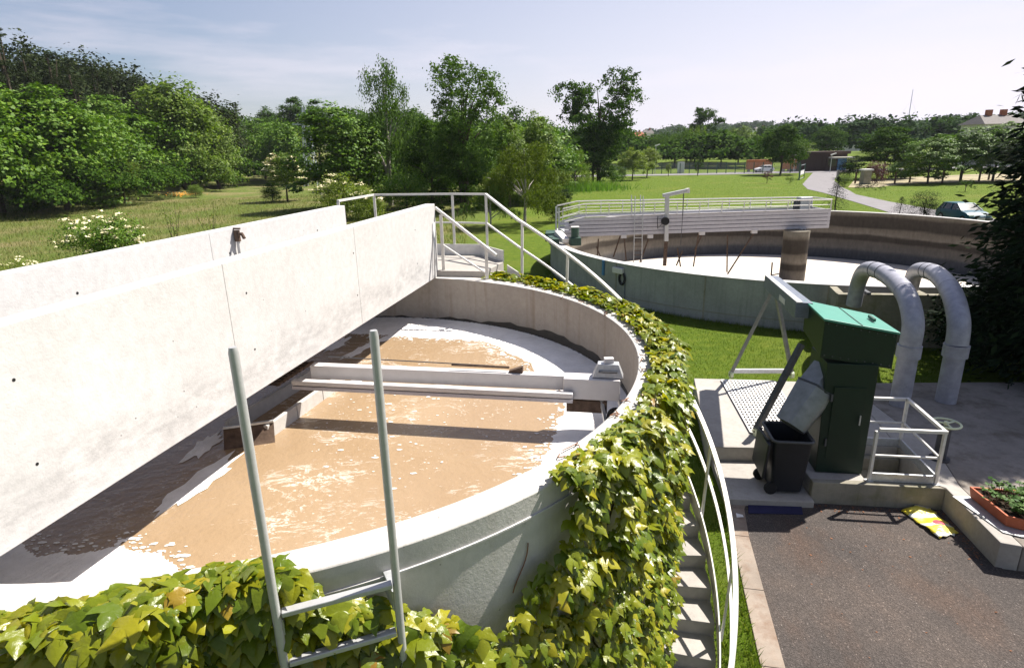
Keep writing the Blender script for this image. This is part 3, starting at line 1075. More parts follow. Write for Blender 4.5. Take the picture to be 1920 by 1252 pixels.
# cable running above the beam
MB().tube([A0 + ad * 0.2 + Vector((0, 0, 0.09)), A0 + ad * 2.0 + Vector((0, 0, 0.06))], 0.006, 5).build('cable', M['dark_steel'], ar)
MB().tube([A0 + ad * 1.55 + Vector((0, 0, 0.055)), A0 + ad * 2.15 + Vector((0, 0, 0.05))], 0.013, 6).build('turnbuckle', M['rusty'], ar)
mb = MB()
p = A0 + ad * 2.15
mb.prism([(p - an * 0.03)[:2], (p + ad * 0.14 - an * 0.03)[:2], (p + ad * 0.14 + an * 0.03)[:2], (p + an * 0.03)[:2]], p[2] + 0.005, [p[2] + 0.02, p[2] + 0.07, p[2] + 0.07, p[2] + 0.02])
mb.build('cable_bracket', M['rusty'], ar)
# wheel box under the end housing
wb = A1 - ad * 0.30 + an * 0.06
MB().bar(wb - ad * 0.22 + Vector((0, 0, -0.30)), wb + ad * 0.18 + Vector((0, 0, -0.30)), 0.06, 0.12).build('scum_blade', M['rusty'], ar)
for s in (0.12, 0.3):
    MB().bar(wb + ad * s + Vector((0, 0, -0.22)), wb + ad * (s + 0.05) + an * 0.10 + Vector((0, 0, -0.42)), 0.03, 0.03).build('wheel_fork', M['galv'], ar)
wc = wb + ad * 0.27 + an * 0.10 + Vector((0, 0, -0.36))
MB().tube([wc - an * 0.03, wc + an * 0.03], 0.09, 16).build('guide_wheel', M['rubber'], ar, smooth=40)
MB().tube([wc - an * 0.05, wc + an * 0.05], 0.025, 10).build('axle', M['galv'], ar, smooth=40)
for s in (-0.05, 0.08):
    MB().tube([wb + ad * s + Vector((0, 0, -0.24)), wb + ad * s + Vector((0, 0, -0.34))], 0.012, 6).build('bolt', M['dark_steel'], ar)

# ------------------------------------------------------------------ platform, curved stair and their railings
pf = thing('stair_landing', (-1.6, 11.0, 3.4), 'grey concrete landing behind the far end of the white bridge', 'landing')
MB().prism([(-3.0, 10.25), (-0.42, 9.75), (-0.12, 10.6), (-0.55, 11.35), (-2.65, 11.8)], 3.32, 3.50).build('slab', M['concrete_slab'], pf, bevel=0.01)
MB().bar((-1.7, 11.2, 1.6), (-1.7, 11.2, 3.32), 0.25, 0.25).build('support_post', M['concrete_slab'], pf)
kp = [(-2.65, 11.80), (-0.56, 11.36), (-0.12, 10.58)]
for a, b in zip(kp[:-1], kp[1:]):
    MB().bar((a[0], a[1], 3.6), (b[0], b[1], 3.6), 0.02, 0.2).build('kick_plate', M['rail'], pf)


def stair_z(a):
    return 1.0 + 0.0405 * a


st = thing('curved_stair', tuple(pol(T1, 4.3, -20, 0)), 'concrete stair curving up around the outside of the creeper covered tank', 'stair')
RISE = 0.17
nstep = 20
for k in range(nstep):
    z = RISE * (k + 1)
    a_nose = (z - 1.0) / 0.0405
    a_back = a_nose + RISE / 0.0405 + 0.4
    poly = [pol(T1, 3.98, a_nose)[:2], pol(T1, 4.65, a_nose)[:2], pol(T1, 4.65, (a_nose + a_back) / 2)[:2], pol(T1, 4.65, a_back)[:2], pol(T1, 3.98, a_back)[:2], pol(T1, 3.98, (a_nose + a_back) / 2)[:2]]
    MB().prism(poly, z - RISE - 0.03, z).build('step', M['concrete_slab'], st, bevel=0.006)
mb = MB()
N = 60
vs = []
for i in range(N + 1):
    a = -24.7 + 84 * i / N
    zc = stair_z(a)
    for r, dz in ((4.675, -0.14), (4.675, 0.10), (4.69, 0.10), (4.69, -0.14)):
        vs.append(tuple(pol(T1, r, a, max(0.02, zc + dz))))
fs = []
for i in range(N):
    for k in range(4):
        k2 = (k + 1) % 4
        fs.append((i * 4 + k, i * 4 + k2, (i + 1) * 4 + k2, (i + 1) * 4 + k))
mb.add(vs, fs)
mb.build('stringer', M['rail'], st, smooth=40)

# outer railing follows the stair, then the back of the landing
ra = thing('stair_railing', tuple(pol(T1, 4.68, -20, 0)), 'long pale tube railing down the outside of the curved stair and around the landing', 'railing')
RR = 4.76


def flatrail(path, w, h):
    """flat bar handrail with rectangular section swept along a path"""
    mb = MB()
    path = [Vector(p) for p in path]
    vs = []
    n = len(path)
    for i, p in enumerate(path):
        d = (path[min(i + 1, n - 1)] - path[max(i - 1, 0)])
        s = Vector((d[1], -d[0], 0)).normalized()
        u = s.cross(d.normalized())
        if u.z < 0:
            u = -u
        for a, b in ((-1, -1), (1, -1), (1, 1), (-1, 1)):
            vs.append(p + s * (a * w / 2) + u * (b * h / 2))
    fs = [(i * 4 + k, i * 4 + (k + 1) % 4, (i + 1) * 4 + (k + 1) % 4, (i + 1) * 4 + k) for i in range(n - 1) for k in range(4)]
    fs += [(3, 2, 1, 0), tuple((n - 1) * 4 + k for k in range(4))]
    return mb.add(vs, fs)


landing = [Vector((-0.42, 11.25, 4.62)), Vector((-1.05, 11.5, 4.62)), Vector((-2.55, 11.75, 4.62)), Vector((-2.95, 10.7, 4.60))]
helix = lambda dz, r=RR: [pol(T1, r, a, stair_z(a) + dz) for a in np.linspace(-30, 57, 60)]
hp = helix(0.95)
flatrail(hp + landing, 0.05, 0.035).build('handrail', M['rail'], ra, smooth=30)
flatrail(helix(0.50) + [p - Vector((0, 0, 0.52)) for p in landing], 0.03, 0.03).build('mid_rail', M['rail'], ra, smooth=30)
for a in (-27, -13, 2, 17, 32, 45, 56):
    MB().bar(pol(T1, RR - 0.045, a, max(0, stair_z(a) - 0.1)), pol(T1, RR - 0.005, a, stair_z(a) + 0.93), 0.045, 0.02, up=pol((0, 0), 1, a)).build('post', M['rail'], ra)
for p in landing:
    MB().bar((p[0], p[1], 3.45), (p[0], p[1], p[2] - 0.02), 0.045, 0.03).build('post', M['rail'], ra)
for p in (landing[0], landing[2]):
    pass

ri = thing('inner_railing', (-0.7, 9.8, 3.4), 'short pale sloping railing on the tank rim at the end of the bridge', 'railing')
n0, n1 = Vector((-1.11, 9.96, 3.4)), Vector((-0.38, 9.58, 3.4))
ndir = (n1 - n0)
h0, h1 = n0 + Vector((0, 0, 1.03)) - ndir * 0.12 + Vector((0, 0, 0.08)), n0 + ndir * 1.22 + Vector((0, 0, 0.40))
MB().tube([h0, h1], 0.026, 10).build('handrail', M['rail'], ri, smooth=40)
MB().tube([n0 + Vector((0, 0, 0.52)), n0 + ndir * 0.98 + Vector((0, 0, 0.10))], 0.017, 8).build('mid_rail', M['rail'], ri, smooth=40)
MB().bar(n0, n0 + Vector((0, 0, 1.0)), 0.05, 0.03).build('post', M['rail'], ri)
MB().bar(n1, n1 + Vector((0, 0, 0.50)), 0.05, 0.03).build('post', M['rail'], ri)

# ------------------------------------------------------------------ ladder in front
S1, S2 = Vector((-1.133, 2.345, 0)), Vector((-0.604, 2.543, 0))
la = thing('ladder', tuple(((S1 + S2) / 2)[:2]) + (0.0,), 'aluminium ladder standing against the near tank wall among the creeper', 'ladder')
for s in (S1, S2):
    MB().tube([s + Vector((0, 0, 0.02)), s + Vector((0, 0, 4.63)), s + Vector((0, 0, 4.655))], [0.0205, 0.0205, 0.016], 18).build('stile', M['alu'], la, smooth=40)
e = (S2 - S1).normalized()
for k in range(11):
    z = 3.34 - 0.29 * k
    MB().bar(S1 + e * 0.024 + Vector((0, 0, z)), S2 - e * 0.024 + Vector((0, 0, z)), 0.045, 0.028).build('rung', M['alu'], la, bevel=0.005)
for s in (S1, S2):
    o = (Vector((T1[0], T1[1], 0)) - s).normalized()
    for z in (3.22, 1.2):
        p = s + o * 0.022 + Vector((0, 0, z))
        w = (Vector((T1[0], T1[1], 0)) - s).length - T1_RO + 0.0
        MB().bar(p, s + o * (w - 0.004) + Vector((0, 0, z)), 0.045, 0.12).build('wall_bracket', M['galv'], la, bevel=0.003)


# ------------------------------------------------------------------ large tank
t2 = thing('large_round_tank', (T2[0], T2[1], 0), 'wide drained concrete settling tank with dark tide marks inside', 'tank')
mb = MB().ring(T2, T2_RI, T2_RO, -1.5, T2_Z, seg=200, mi=(1, 0, 0))
mb.build('wall', [M['concrete_green'], M['banded']], t2, smooth=40, bevel=0.012)
mb = MB().ring(T2, T2_RI - 0.02, T2_RO + 0.02, T2_Z + 0.001, T2_Z + 0.022, seg=200)
mb.build('rim_cap', M['concrete_white'], t2, smooth=40)
mb = MB()
vs = [(T2[0], T2[1], -0.72)]
for k in range(100):
    vs.append(tuple(pol(T2, T2_RI + 0.05, k * 3.6, -1.32)))
mb.add(vs, [(0, 1 + k, 1 + (k + 1) % 100) for k in range(100)])
mb.build('tank_floor', M['tank_floor'], t2, fix=False)
# casting joints on the outside (proud pilaster strips) and a thin service conduit
for a in (-110, -128, -146, -93, -164, 178):
    MB().bar(pol(T2, T2_RO + 0.003, a, 0.0), pol(T2, T2_RO + 0.003, a, T2_Z - 0.01), 0.05, 0.012, up=pol((0, 0), 1, a)).build('joint_strip', M['concrete_moss_shade'], t2)
mb = MB()
for i in range(60):
    a0 = -190 + i * 2.2
    mb.bar(pol(T2, T2_RO + 0.006, a0, 0.30), pol(T2, T2_RO + 0.006, a0 + 2.2, 0.30), 0.014, 0.02)
mb.build('base_joint', M['concrete_moss_shade'], t2)
# centre column
cc = thing('centre_column', (T2[0], T2[1], -0.75), 'round stained concrete column in the middle of the large tank', 'column')
MB().tube([(T2[0], T2[1], -0.9), (T2[0], T2[1], 1.60)], 0.55, 40).build('shaft', M['banded'], cc, smooth=40)

# socket boxes and hose on the outside of the large tank
sk = thing('socket_box', (4.3, 21.0, 1.0), 'two small white socket boxes on the outside of the large tank wall', 'socket box')
for i, px in enumerate((1185, 1201)):
    p = at(px, 500, 1.22)
    a = math.degrees(math.atan2(p[1] - T2[1], p[0] - T2[0]))
    MB().bar(pol(T2, T2_RO + 0.004, a, 1.2), pol(T2, T2_RO + 0.12, a, 1.2), 0.26 if i == 0 else 0.3, 0.2).build('box', M['white_paint'], sk, bevel=0.02)
p = at(1187, 515, 1.0)
a = math.degrees(math.atan2(p[1] - T2[1], p[0] - T2[0]))
MB().tube([pol(T2, T2_RO + 0.05, a, 0.93) + Vector((math.sin(R(a)) * -0.13 * math.cos(t), math.cos(R(a)) * 0.13 * math.cos(t), 0.2 * math.sin(t))) for t in np.linspace(0, 6.28, 20)], 0.04, 8, closed=True, cap=False).build('cable_coil', M['rubber'], sk, smooth=True)
MB().tube([pol(T2, T2_RO + 0.02, a + 0.6, 0.02), pol(T2, T2_RO + 0.02, a + 0.6, 1.1)], 0.018, 6).build('conduit', M['blue_steel'], sk)
p = at(1170, 495, 1.2)
a = math.degrees(math.atan2(p[1] - T2[1], p[0] - T2[0]))
o = MB().bar(pol(T2, T2_RO + 0.03, a, 0.9), pol(T2, T2_RO + 0.03, a, 1.44), 0.10, 0.05, up=pol((0, 0), 1, a)).build('blue_bracket', M['blue_door'])
tag(rebase(o, pol(T2, T2_RO + 0.03, a, 0.9)), 'small blue bracket on the large tank wall left of the white sockets', 'bracket')

# inlet chamber stuck to the near side of the large tank
ch = thing('inlet_chamber', (9.8, 16.2, 0), 'open concrete inlet chamber on the large tank under the two big pipes', 'chamber')
ca, cb = Vector((8.83, 15.92, 0)), Vector((12.2, 15.42, 0))
cd = (cb - ca).normalized()
cn = Vector((-cd[1], cd[0], 0))


def wallseg(p, q, th, z0, z1, name='wall'):
    d = (q - p).normalized()
    w = Vector((-d[1], d[0], 0)) * th
    return MB().prism([p[:2], q[:2], (q + w)[:2], (p + w)[:2]], z0, z1).build(name, M['concrete_moss_shade'], ch, bevel=0.008)  # darker concrete used here to paint in the chamber's shade


wallseg(ca, cb, 0.2, 0, T2_Z + 0.02, 'front_wall')
wallseg(ca + cn * 0.203, ca + cn * 1.0 + cd * 0.1, -0.2, 0, T2_Z + 0.02, 'side_wall')
wallseg(ca + cd * 2.1 + cn * 0.203, ca + cd * 2.1 + cn * 0.86, -0.18, 0, T2_Z + 0.02, 'side_wall')
MB().prism([(ca + cn * 0.2 + cd * 0.2)[:2], (cb + cn * 0.2)[:2], (cb + cn * 0.8)[:2], (ca + cn * 0.95 + cd * 0.2)[:2]], 0.3, 0.55).build('floor', M['banded'], ch)


# ------------------------------------------------------------------ bridge of the large tank
PA, PB = Vector((2.30, 26.68, 0)), Vector((14.55, 27.80, 0))
pd = (PB - PA).normalized()
pn = Vector((-pd[1], pd[0], 0))                 # away from the camera
sb = thing('scraper_bridge', (3.0, 27.2, T2_Z), 'pale plank sided scraper bridge from the tank rim to the centre column', 'bridge')
L2 = (PB - PA).length
BW = 1.5


def P2(s, off, z):
    p = PA + pd * s + pn * off
    return Vector((p[0], p[1], z))


for side, off in ((0, 0.0), (1, BW)):
    for i in range(5):
        z0, z1 = 1.64 + i * 0.166, 1.64 + i * 0.166 + 0.142
        s0 = 0.10
        mb = MB()
        # the top two planks are cut at a slope near the rim
        if i >= 3:
            s_lo = 0.10 + (0.0 if i == 3 else 0.42)
            s_hi = 0.55 if i == 3 else 1.0
        else:
            s_lo = s_hi = 0.10
        fr = [P2(s_lo, off, z0), P2(L2, off, z0), P2(L2, off, z1), P2(s_hi, off, z1)]
        bk = [p + pn * 0.04 for p in fr]
        mb.add(fr + bk, [(0, 1, 2, 3), (7, 6, 5, 4), (0, 4, 5, 1), (1, 5, 6, 2), (2, 6, 7, 3), (3, 7, 4, 0)])
        mb.build('plank', M['lilac_plank'], sb, bevel=0.004)
    cap = MB().bar(P2(1.0, off + 0.02, 2.485), P2(L2, off + 0.02, 2.485), 0.09, 0.03)
    cap.bar(P2(0.1, off + 0.02, 2.30), P2(1.0, off + 0.02, 2.485), 0.09, 0.03)
    cap.build('top_rail', M['white_paint'], sb)
for i in range(5):
    MB().bar(P2(L2 - 0.02, 0.045, 1.72 + i * 0.166), P2(L2 - 0.02, BW - 0.005, 1.72 + i * 0.166), 0.04, 0.155).build('end_plank', M['lilac_plank'], sb)
MB().bar(P2(0.3, 0.06, 1.98), P2(L2 - 0.1, 0.06, 1.98), 0.02, 0.66).build('backing_sheet', M['dark_steel'], sb)
MB().prism([P2(0.1, 0.075, 0)[:2], P2(L2 - 0.06, 0.075, 0)[:2], P2(L2 - 0.06, BW - 0.01, 0)[:2], P2(0.1, BW - 0.01, 0)[:2]], 1.80, 1.86).build('deck', M['galv'], sb)
MB().bar(P2(0.4, BW * 0.5, 1.70), P2(L2 - 0.3, BW * 0.5, 1.70), 0.25, 0.16).build('bearer', M['dark_steel'], sb)
for off in (0.02, BW + 0.02):
    lead = [P2(0.02, off, 2.86), P2(0.95, off, 3.03), P2(1.3, off, 3.035), P2(L2, off, 2.90)]
    MB().tube(lead, 0.028, 8).build('handrail', M['white_paint'], sb, smooth=40)
    low = [P2(0.02, off, 2.55), P2(0.95, off, 2.76), P2(L2, off, 2.68)]
    MB().tube(low, 0.015, 6).build('mid_rail', M['rail'], sb, smooth=40)
    for i in range(13):
        s = 0.02 + i * (L2 - 0.04) / 12
        zt = 2.86 + 0.17 * min(1, s / 0.95) if s < 1 else 3.03 - 0.13 * (s - 1) / (L2 - 1)
        MB().bar(P2(s, off, 2.3 if s < 0.5 else 2.5), P2(s, off, zt), 0.03, 0.03).build('rail_post', M['rail'], sb)
MB().tube([P2(L2, 0.02, 2.90), P2(L2, BW + 0.02, 2.90)], 0.028, 8).build('handrail', M['white_paint'], sb, smooth=40)
for off in (0.02, BW * 0.5):
    MB().bar(P2(-0.15, off, 1.47), P2(-0.15, off, 2.9), 0.07, 0.05).build('end_post', M['galv'], sb)
# control cabinet near the centre
cx = 0.935 * L2
MB().bar(P2(cx - 0.28, BW * 0.6, 2.55), P2(cx + 0.28, BW * 0.6, 2.55), 0.4, 0.85).build('control_cabinet', M['galv'], sb, bevel=0.02)
MB().bar(P2(cx - 0.42, BW * 0.6, 2.5), P2(cx - 0.30, BW * 0.6, 2.5), 0.34, 0.7).build('cabinet_door', M['dark_steel'], sb)
# drive carriage on the rim
dr = MB()
dr.bar(P2(-0.55, -0.1, 1.66), P2(-0.35, 1.0, 1.66), 0.45, 0.36)
dr.bar(P2(-0.5, -0.95, 1.58), P2(-0.5, -0.1, 1.66), 0.4, 0.26)
drive = dr.build('drive_carriage', M['motor_green'], sb, bevel=0.03)
MB().bar(P2(-0.05, -1.05, 1.63), P2(-0.25, -0.25, 1.88), 0.32, 0.20).build('drive_cover', M['white_paint'], drive, bevel=0.02)
MB().tube([P2(0.38, -0.9, 1.62), P2(0.38, -0.9, 2.16)], 0.17, 16).build('motor', M['motor_green'], drive, smooth=40)
MB().bar(P2(0.15, -0.9, 1.58), P2(0.62, -0.9, 1.58), 0.4, 0.34).build('gearbox', M['motor_green'], drive, bevel=0.03)
MB().box(P2(0.38, -0.9, 0)[0] - 0.17, P2(0.38, -0.9, 0)[0] + 0.17, P2(0.38, -0.9, 0)[1] - 0.17, P2(0.38, -0.9, 0)[1] + 0.17, 2.165, 2.2).build('motor_lid', M['white_paint'], drive)
for y in (-0.75, 0.6):
    q = P2(-0.62, y, 1.60)
    MB().tube([q - pd * 0.06, q + pd * 0.06], 0.15, 18).build('drive_wheel', M['rubber'], drive, smooth=40)

# scraper struts hanging under the bridge: (top x, top y, foot x, foot y) in photo pixels, on planes parallel to the bridge
for (px, py, qx, qy, off) in [(1163, 442, 1150, 482, 0.1), (1170, 442, 1174, 488, 0.1), (1218, 442, 1200, 492, 0.1), (1310, 437, 1300, 500, 0.2), (1318, 437, 1302, 470, 0.2), (1416, 433, 1364, 514, 0.2),
                             (1508, 430, 1490, 460, -0.1), (1482, 430, 1476, 492, 0.3), (1122, 448, 1120, 480, 0.3), (1118, 462, 1126, 482, 0.3), (1280, 470, 1268, 498, 0.3), (1270, 465, 1276, 500, 0.3),
                             (1364, 440, 1363, 510, 0.6), (1448, 492, 1446, 516, 0.3), (1474, 492, 1472, 512, 0.3)]:
    A, B = P2(0, off, 0), P2(5, off, 0)
    a, b = onv(px, py, A, B), onv(qx, qy, A, B)
    MB().bar(a, b, 0.05, 0.05).build('scraper_strut', M['rusty'], sb)
for (px, py) in [(1169, 443), (1219, 443), (1316, 437), (1414, 434), (1505, 431)]:
    a = onv(px, py, P2(0, 0.05, 0), P2(5, 0.05, 0))
    MB().bar(a + Vector((-0.12, 0, 0)), a + Vector((0.12, 0, 0)), 0.16, 0.16).build('strut_bracket', M['white_paint'], sb)
MB().tube([onv(1446, 516, P2(0, .3, 0), P2(5, .3, 0)), onv(1472, 511, P2(0, .3, 0), P2(5, .3, 0))], 0.03, 6).build('scraper_pipe', M['rusty'], sb)

# ladder with hoops on the bridge side
bl = thing('bridge_ladder', P2(3.4, -0.12, 0.1), 'thin steel ladder hooked over the near side of the scraper bridge', 'ladder')
A, B = P2(0, -0.12, 0), P2(5, -0.12, 0)
for px in (1191, 1206):
    a, b = onv(px, 368, A, B), onv(px - 3, 492, A, B)
    MB().tube([a, b], 0.022, 6).build('stile', M['galv'], bl)
for k in range(11):
    py = 406 + k * 8
    a, b = onv(1190.5 - k * 0.25, py, A, B), onv(1205.5 - k * 0.25, py, A, B)
    MB().bar(a, b, 0.03, 0.025).build('rung', M['galv'] if k < 6 else M['rusty'], bl)
for px in (1184, 1201):
    a = onv(px, 366, P2(0, 1.5, 0), P2(5, 1.5, 0))
    b = onv(px, 404, P2(0, 1.5, 0), P2(5, 1.5, 0))
    MB().tube([a, b], 0.022, 6).build('hand_grip', M['galv'], bl)

# davit crane
dv = thing('davit_crane', onv(1246, 500, P2(0, -0.15, 0), P2(5, -0.15, 0)), 'pale davit crane with a rope and cable reel on the scraper bridge', 'crane')
A, B = P2(0, -0.15, 0), P2(5, -0.15, 0)
mast_top, mast_mid, mast_bot = onv(1251, 366, A, B), onv(1249, 452, A, B), onv(1246, 498, A, B)
MB().bar(mast_mid, mast_top, 0.17, 0.14).build('mast', M['galv'], dv, bevel=0.01)
MB().bar(mast_bot, mast_mid - Vector((0, 0, 0.02)), 0.14, 0.10).build('lower_mast', M['rusty'], dv)
MB().bar(onv(1243, 367, A, B), onv(1290, 357, A, B), 0.16, 0.15).build('jib', M['galv'], dv, bevel=0.01)
MB().bar(onv(1287, 358, A, B), onv(1292, 357, A, B), 0.2, 0.19).build('jib_end', M['white_paint'], dv)
MB().tube([onv(1282, 360, A, B), onv(1280, 405, A, B)], 0.022, 6).build('chain', M['dark_steel'], dv)
MB().tube([onv(1280, 405, A, B), onv(1276, 460, A, B)], 0.012, 6).build('rope', M['dark_steel'], dv)
c = onv(1245, 414, A, B)
MB().tube([c - pn * 0.1 + Vector((0, 0, 0)), c - pn * 0.22], 0.17, 20).build('cable_reel', M['rubber'], dv, smooth=40)
MB().tube([c + Vector((-0.1, -0.12, -0.1)), c + Vector((-0.3, -0.14, -0.32)), c + Vector((-0.32, -0.14, 0.1)), c + Vector((-0.30, -0.12, 0.22))], 0.016, 6).build('loose_cable', M['rubber'], dv)


# ------------------------------------------------------------------ pavement, slabs, pit
ZS = 0.38
PIT = [(5.44, 8.30), (6.36, 8.17), (6.57, 9.33), (5.60, 9.47)]


def slab(poly, z0, z1, mat, label, name='pavement'):
    o = MB().prism(poly, z0, z1).build(name, mat, bevel=0.012)
    return tag(o, label, kind='structure')


g = 0.006
slab([(3.36, 9.50), (4.93, 9.36), (4.93, 12.62), (4.07, 12.75)], -0.2, ZS, M['concrete_slab'], 'pale concrete slab left of the green machine')
slab([(4.93 + g, 9.36), (5.60, 9.47 + g), (5.62, 12.5), (4.93 + g, 12.62)], -0.2, ZS, M['concrete_slab'], 'concrete slab under the grating')
slab([(4.62, 8.40), (5.44 - g, 8.285), (5.60 - g, 9.465), (4.70, 9.35)], -0.2, ZS - 0.012, M['concrete_slab'], 'concrete plinth under the green machine')
slab([(4.60, 8.28), (6.47, 8.01), (6.36, 8.17 - g), (4.61, 8.39)], -0.2, ZS, M['concrete_moss_shade'], 'mossy retaining wall in front of the pit', 'retaining_wall')
slab([(5.60 + g, 9.475), (6.57, 9.335), (7.2, 12.3), (5.62 + g, 12.5)], -0.2, ZS, M['concrete_slab'], 'concrete paving behind the pit')
slab([(6.48, 8.03), (6.28, 6.71), (6.50, 6.62), (6.72, 8.06), (7.1, 9.1), (7.2 + g, 12.29), (6.57 + g, 9.33), (6.37, 8.17)], -0.2, ZS + 0.002, M['concrete_slab'], 'pale concrete kerb beside the asphalt yard')
slab([(6.51, 6.62), (11, 5.6), (14, 7.5), (13.5, 12.0), (7.22, 12.28), (7.11, 9.1), (6.73, 8.06)], -0.2, ZS - 0.004, M['concrete_tree_shade'], 'wide concrete pavement beneath the dark conifer')
slab([(3.44, 9.49), (3.27, 8.27), (4.59, 8.14), (4.69, 9.35)], -0.2, 0.12, M['concrete_slab'], 'low concrete step in front of the slab, below the bin')
# pit under the safety rail
mb = MB()
n = 4
vs = [(p[0], p[1], 0.005) for p in PIT]
mb.add(vs, [(0, 1, 2, 3)])
tag(mb.build('pit_floor', M['concrete_moss_shade'], fix=False), 'dark floor of the small pit inside the safety rail', kind='structure')
slab([(5.62, 9.44), (6.55, 9.31), (6.53, 9.19), (5.60, 9.32)], 0.0, 0.22, M['concrete_moss_shade'], 'concrete ledge inside the small pit', 'ledge')

# perforated grating let into the slab
pg = thing('perforated_grating', tuple(at(1480, 770, ZS)), 'pale slotted metal grating panel on the slab between the machine legs', 'grating')
ga, gb, gc, gd_ = Vector((4.62, 12.55, ZS + 0.03)), Vector((4.28, 9.95, ZS + 0.03)), Vector((5.30, 9.85, ZS + 0.03)), Vector((5.72, 12.4, ZS + 0.03))
rows, cols = 15, 22
bars = MB()
for i in range(rows + 1):
    t = i / rows
    bars.bar(ga.lerp(gd_, t), gb.lerp(gc, t), 0.034, 0.012)
bars2 = MB()
for j in range(cols + 1):
    t = j / cols
    bars2.bar(ga.lerp(gb, t) + Vector((0, 0, -0.003)), gd_.lerp(gc, t) + Vector((0, 0, -0.003)), 0.045, 0.012)
tag(bars.build('long_bars', M['rail'], pg), kind='stuff')
tag(bars2.build('cross_bars', M['rail'], pg), kind='stuff')
mb = MB().add([(p[0], p[1], ZS + 0.006) for p in (ga, gb, gc, gd_)], [(0, 1, 2, 3)])
mb.build('gap_plate', M['shade'], pg, fix=False)

# ------------------------------------------------------------------ green screening machine
gm = thing('screening_machine', (5.1, 8.9, ZS), 'green screening machine with a sloping pale lid and a tall dark body', 'machine')
NL, NR, FR, FL = Vector((4.62, 8.63, 2.90)), Vector((5.70, 8.48, 2.70)), Vector((5.87, 9.48, 2.70)), Vector((4.86, 9.77, 2.90))
mb = MB().loft([[NL - Vector((0, 0, .035)), NR - Vector((0, 0, .035)), FR - Vector((0, 0, .035)), FL - Vector((0, 0, .035))], [NL, NR, FR, FL]])
roof = mb.build('lid', M['green_roof'], gm, bevel=0.006)
mid = (NL + NR) / 2 + Vector((0, 0, 0.004)), (FL + FR) / 2 + Vector((0, 0, 0.004))
MB().bar(mid[0], mid[1], 0.012, 0.006).build('lid_seam', M['green_paint'], roof)
hp_ = NL.lerp(NR, 0.78).lerp(FL.lerp(FR, 0.78), 0.52)
MB().bar(hp_ + Vector((-0.02, -0.16, 0.035)), hp_ + Vector((0.03, 0.08, 0.035)), 0.035, 0.045).build('lid_handle', M['motor_green'], roof)


def ins(p, q, t):
    return p.lerp(q, t)


ctr = (NL + NR + FR + FL) / 4
tl = [p.lerp(Vector((ctr[0], ctr[1], p[2])), 0.05) - Vector((0, 0, 0.037)) for p in (NL, NR, FR, FL)]
zb = [2.28, 2.12, 2.12, 2.40]
bt = [Vector((p[0], p[1], z)) for p, z in zip(tl, zb)]
MB().loft([bt, tl]).build('hood', M['green_paint'], gm, bevel=0.01)
lo = [Vector((4.78, 8.58, ZS)), Vector((5.46, 8.48, ZS)), Vector((5.60, 9.30, ZS)), Vector((4.90, 9.42, ZS))]
hi = [Vector((p[0], p[1], 2.2)) for p in lo]
hi[0] = hi[0] + Vector((-0.02, 0.05, 0))
MB().loft([lo, hi]).build('body', M['green_paint'], gm, bevel=0.01)
MB().loft([[lo[0].lerp(lo[1], .16) + Vector((0, -0.006, .25)), lo[0].lerp(lo[1], .84) + Vector((0, -0.006, .25)), lo[0].lerp(lo[1], .84) + Vector((0, 0.02, .25)), lo[0].lerp(lo[1], .16) + Vector((0, 0.02, .25))],
           [lo[0].lerp(lo[1], .16) + Vector((0, -0.006, 1.45)), lo[0].lerp(lo[1], .84) + Vector((0, -0.006, 1.45)), lo[0].lerp(lo[1], .84) + Vector((0, 0.02, 1.45)), lo[0].lerp(lo[1], .16) + Vector((0, 0.02, 1.45))]]).build('access_door', M['green_paint'], gm, bevel=0.004)
for z_ in (0.85, 1.6):
    p = lo[0].lerp(lo[1], .12) + Vector((0, -0.012, z_ - ZS))
    MB().bar(p, p + Vector((0, 0, 0.12)), 0.03, 0.025).build('hinge', M['dark_steel'], gm)
p = lo[0].lerp(lo[1], .76) + Vector((0, -0.03, 0.85))
MB().tube([p, p + Vector((0, 0, 0.16))], 0.012, 8).build('door_handle', M['galv'], gm)
mb = MB()
for t_ in np.linspace(0.05, 0.95, 9):
    for z_ in (0.05, -0.035):
        p = (bt[0].lerp(bt[1], t_) + Vector((0, 0, 0.05))) if z_ > 0 else (tl[0].lerp(tl[1], t_) + Vector((0, 0, -0.04)))
        mb.tube([p + Vector((0, 0.004, 0)), p + Vector((0, -0.012, 0))], 0.011, 6)
mb.build('bolts', M['dark_steel'], gm, fix=False)['kind'] = 'stuff'
MB().tube(catmull_early([lo[1] + Vector((0.05, 0.12, 0.0)), lo[1] + Vector((0.05, 0.12, 0.9)), lo[1] + Vector((0.06, 0.14, 1.6)), lo[1] + Vector((0.02, 0.2, 1.78))]), 0.022, 8).build('conduit', M['rubber'], gm, smooth=True)
# inclined screen trough running back over the A frame
q0, q1 = onv(1444, 524, (4.88, 12.77), (5.0, 9.7)) if False else Vector((5.62, 12.95, 2.60)), Vector((5.10, 9.90, 2.66))
q0 = at(1445, 528, 2.55)
q1 = at(1507, 582, 2.78)
MB().bar(q0, q1, 0.26, 0.26).build('screw_trough', M['blue_steel'], gm, bevel=0.01)
MB().bar(q0 + Vector((-0.08, 0, 0.135)), q1 + Vector((-0.08, 0, 0.135)), 0.09, 0.02).build('trough_flange', M['white_paint'], gm)
MB().bar(q0.lerp(q1, 0.55) + Vector((-0.14, -0.02, -0.02)), q0.lerp(q1, 0.72) + Vector((-0.14, -0.02, -0.02)), 0.012, 0.1).build('type_plate', M['white_paint'], gm)

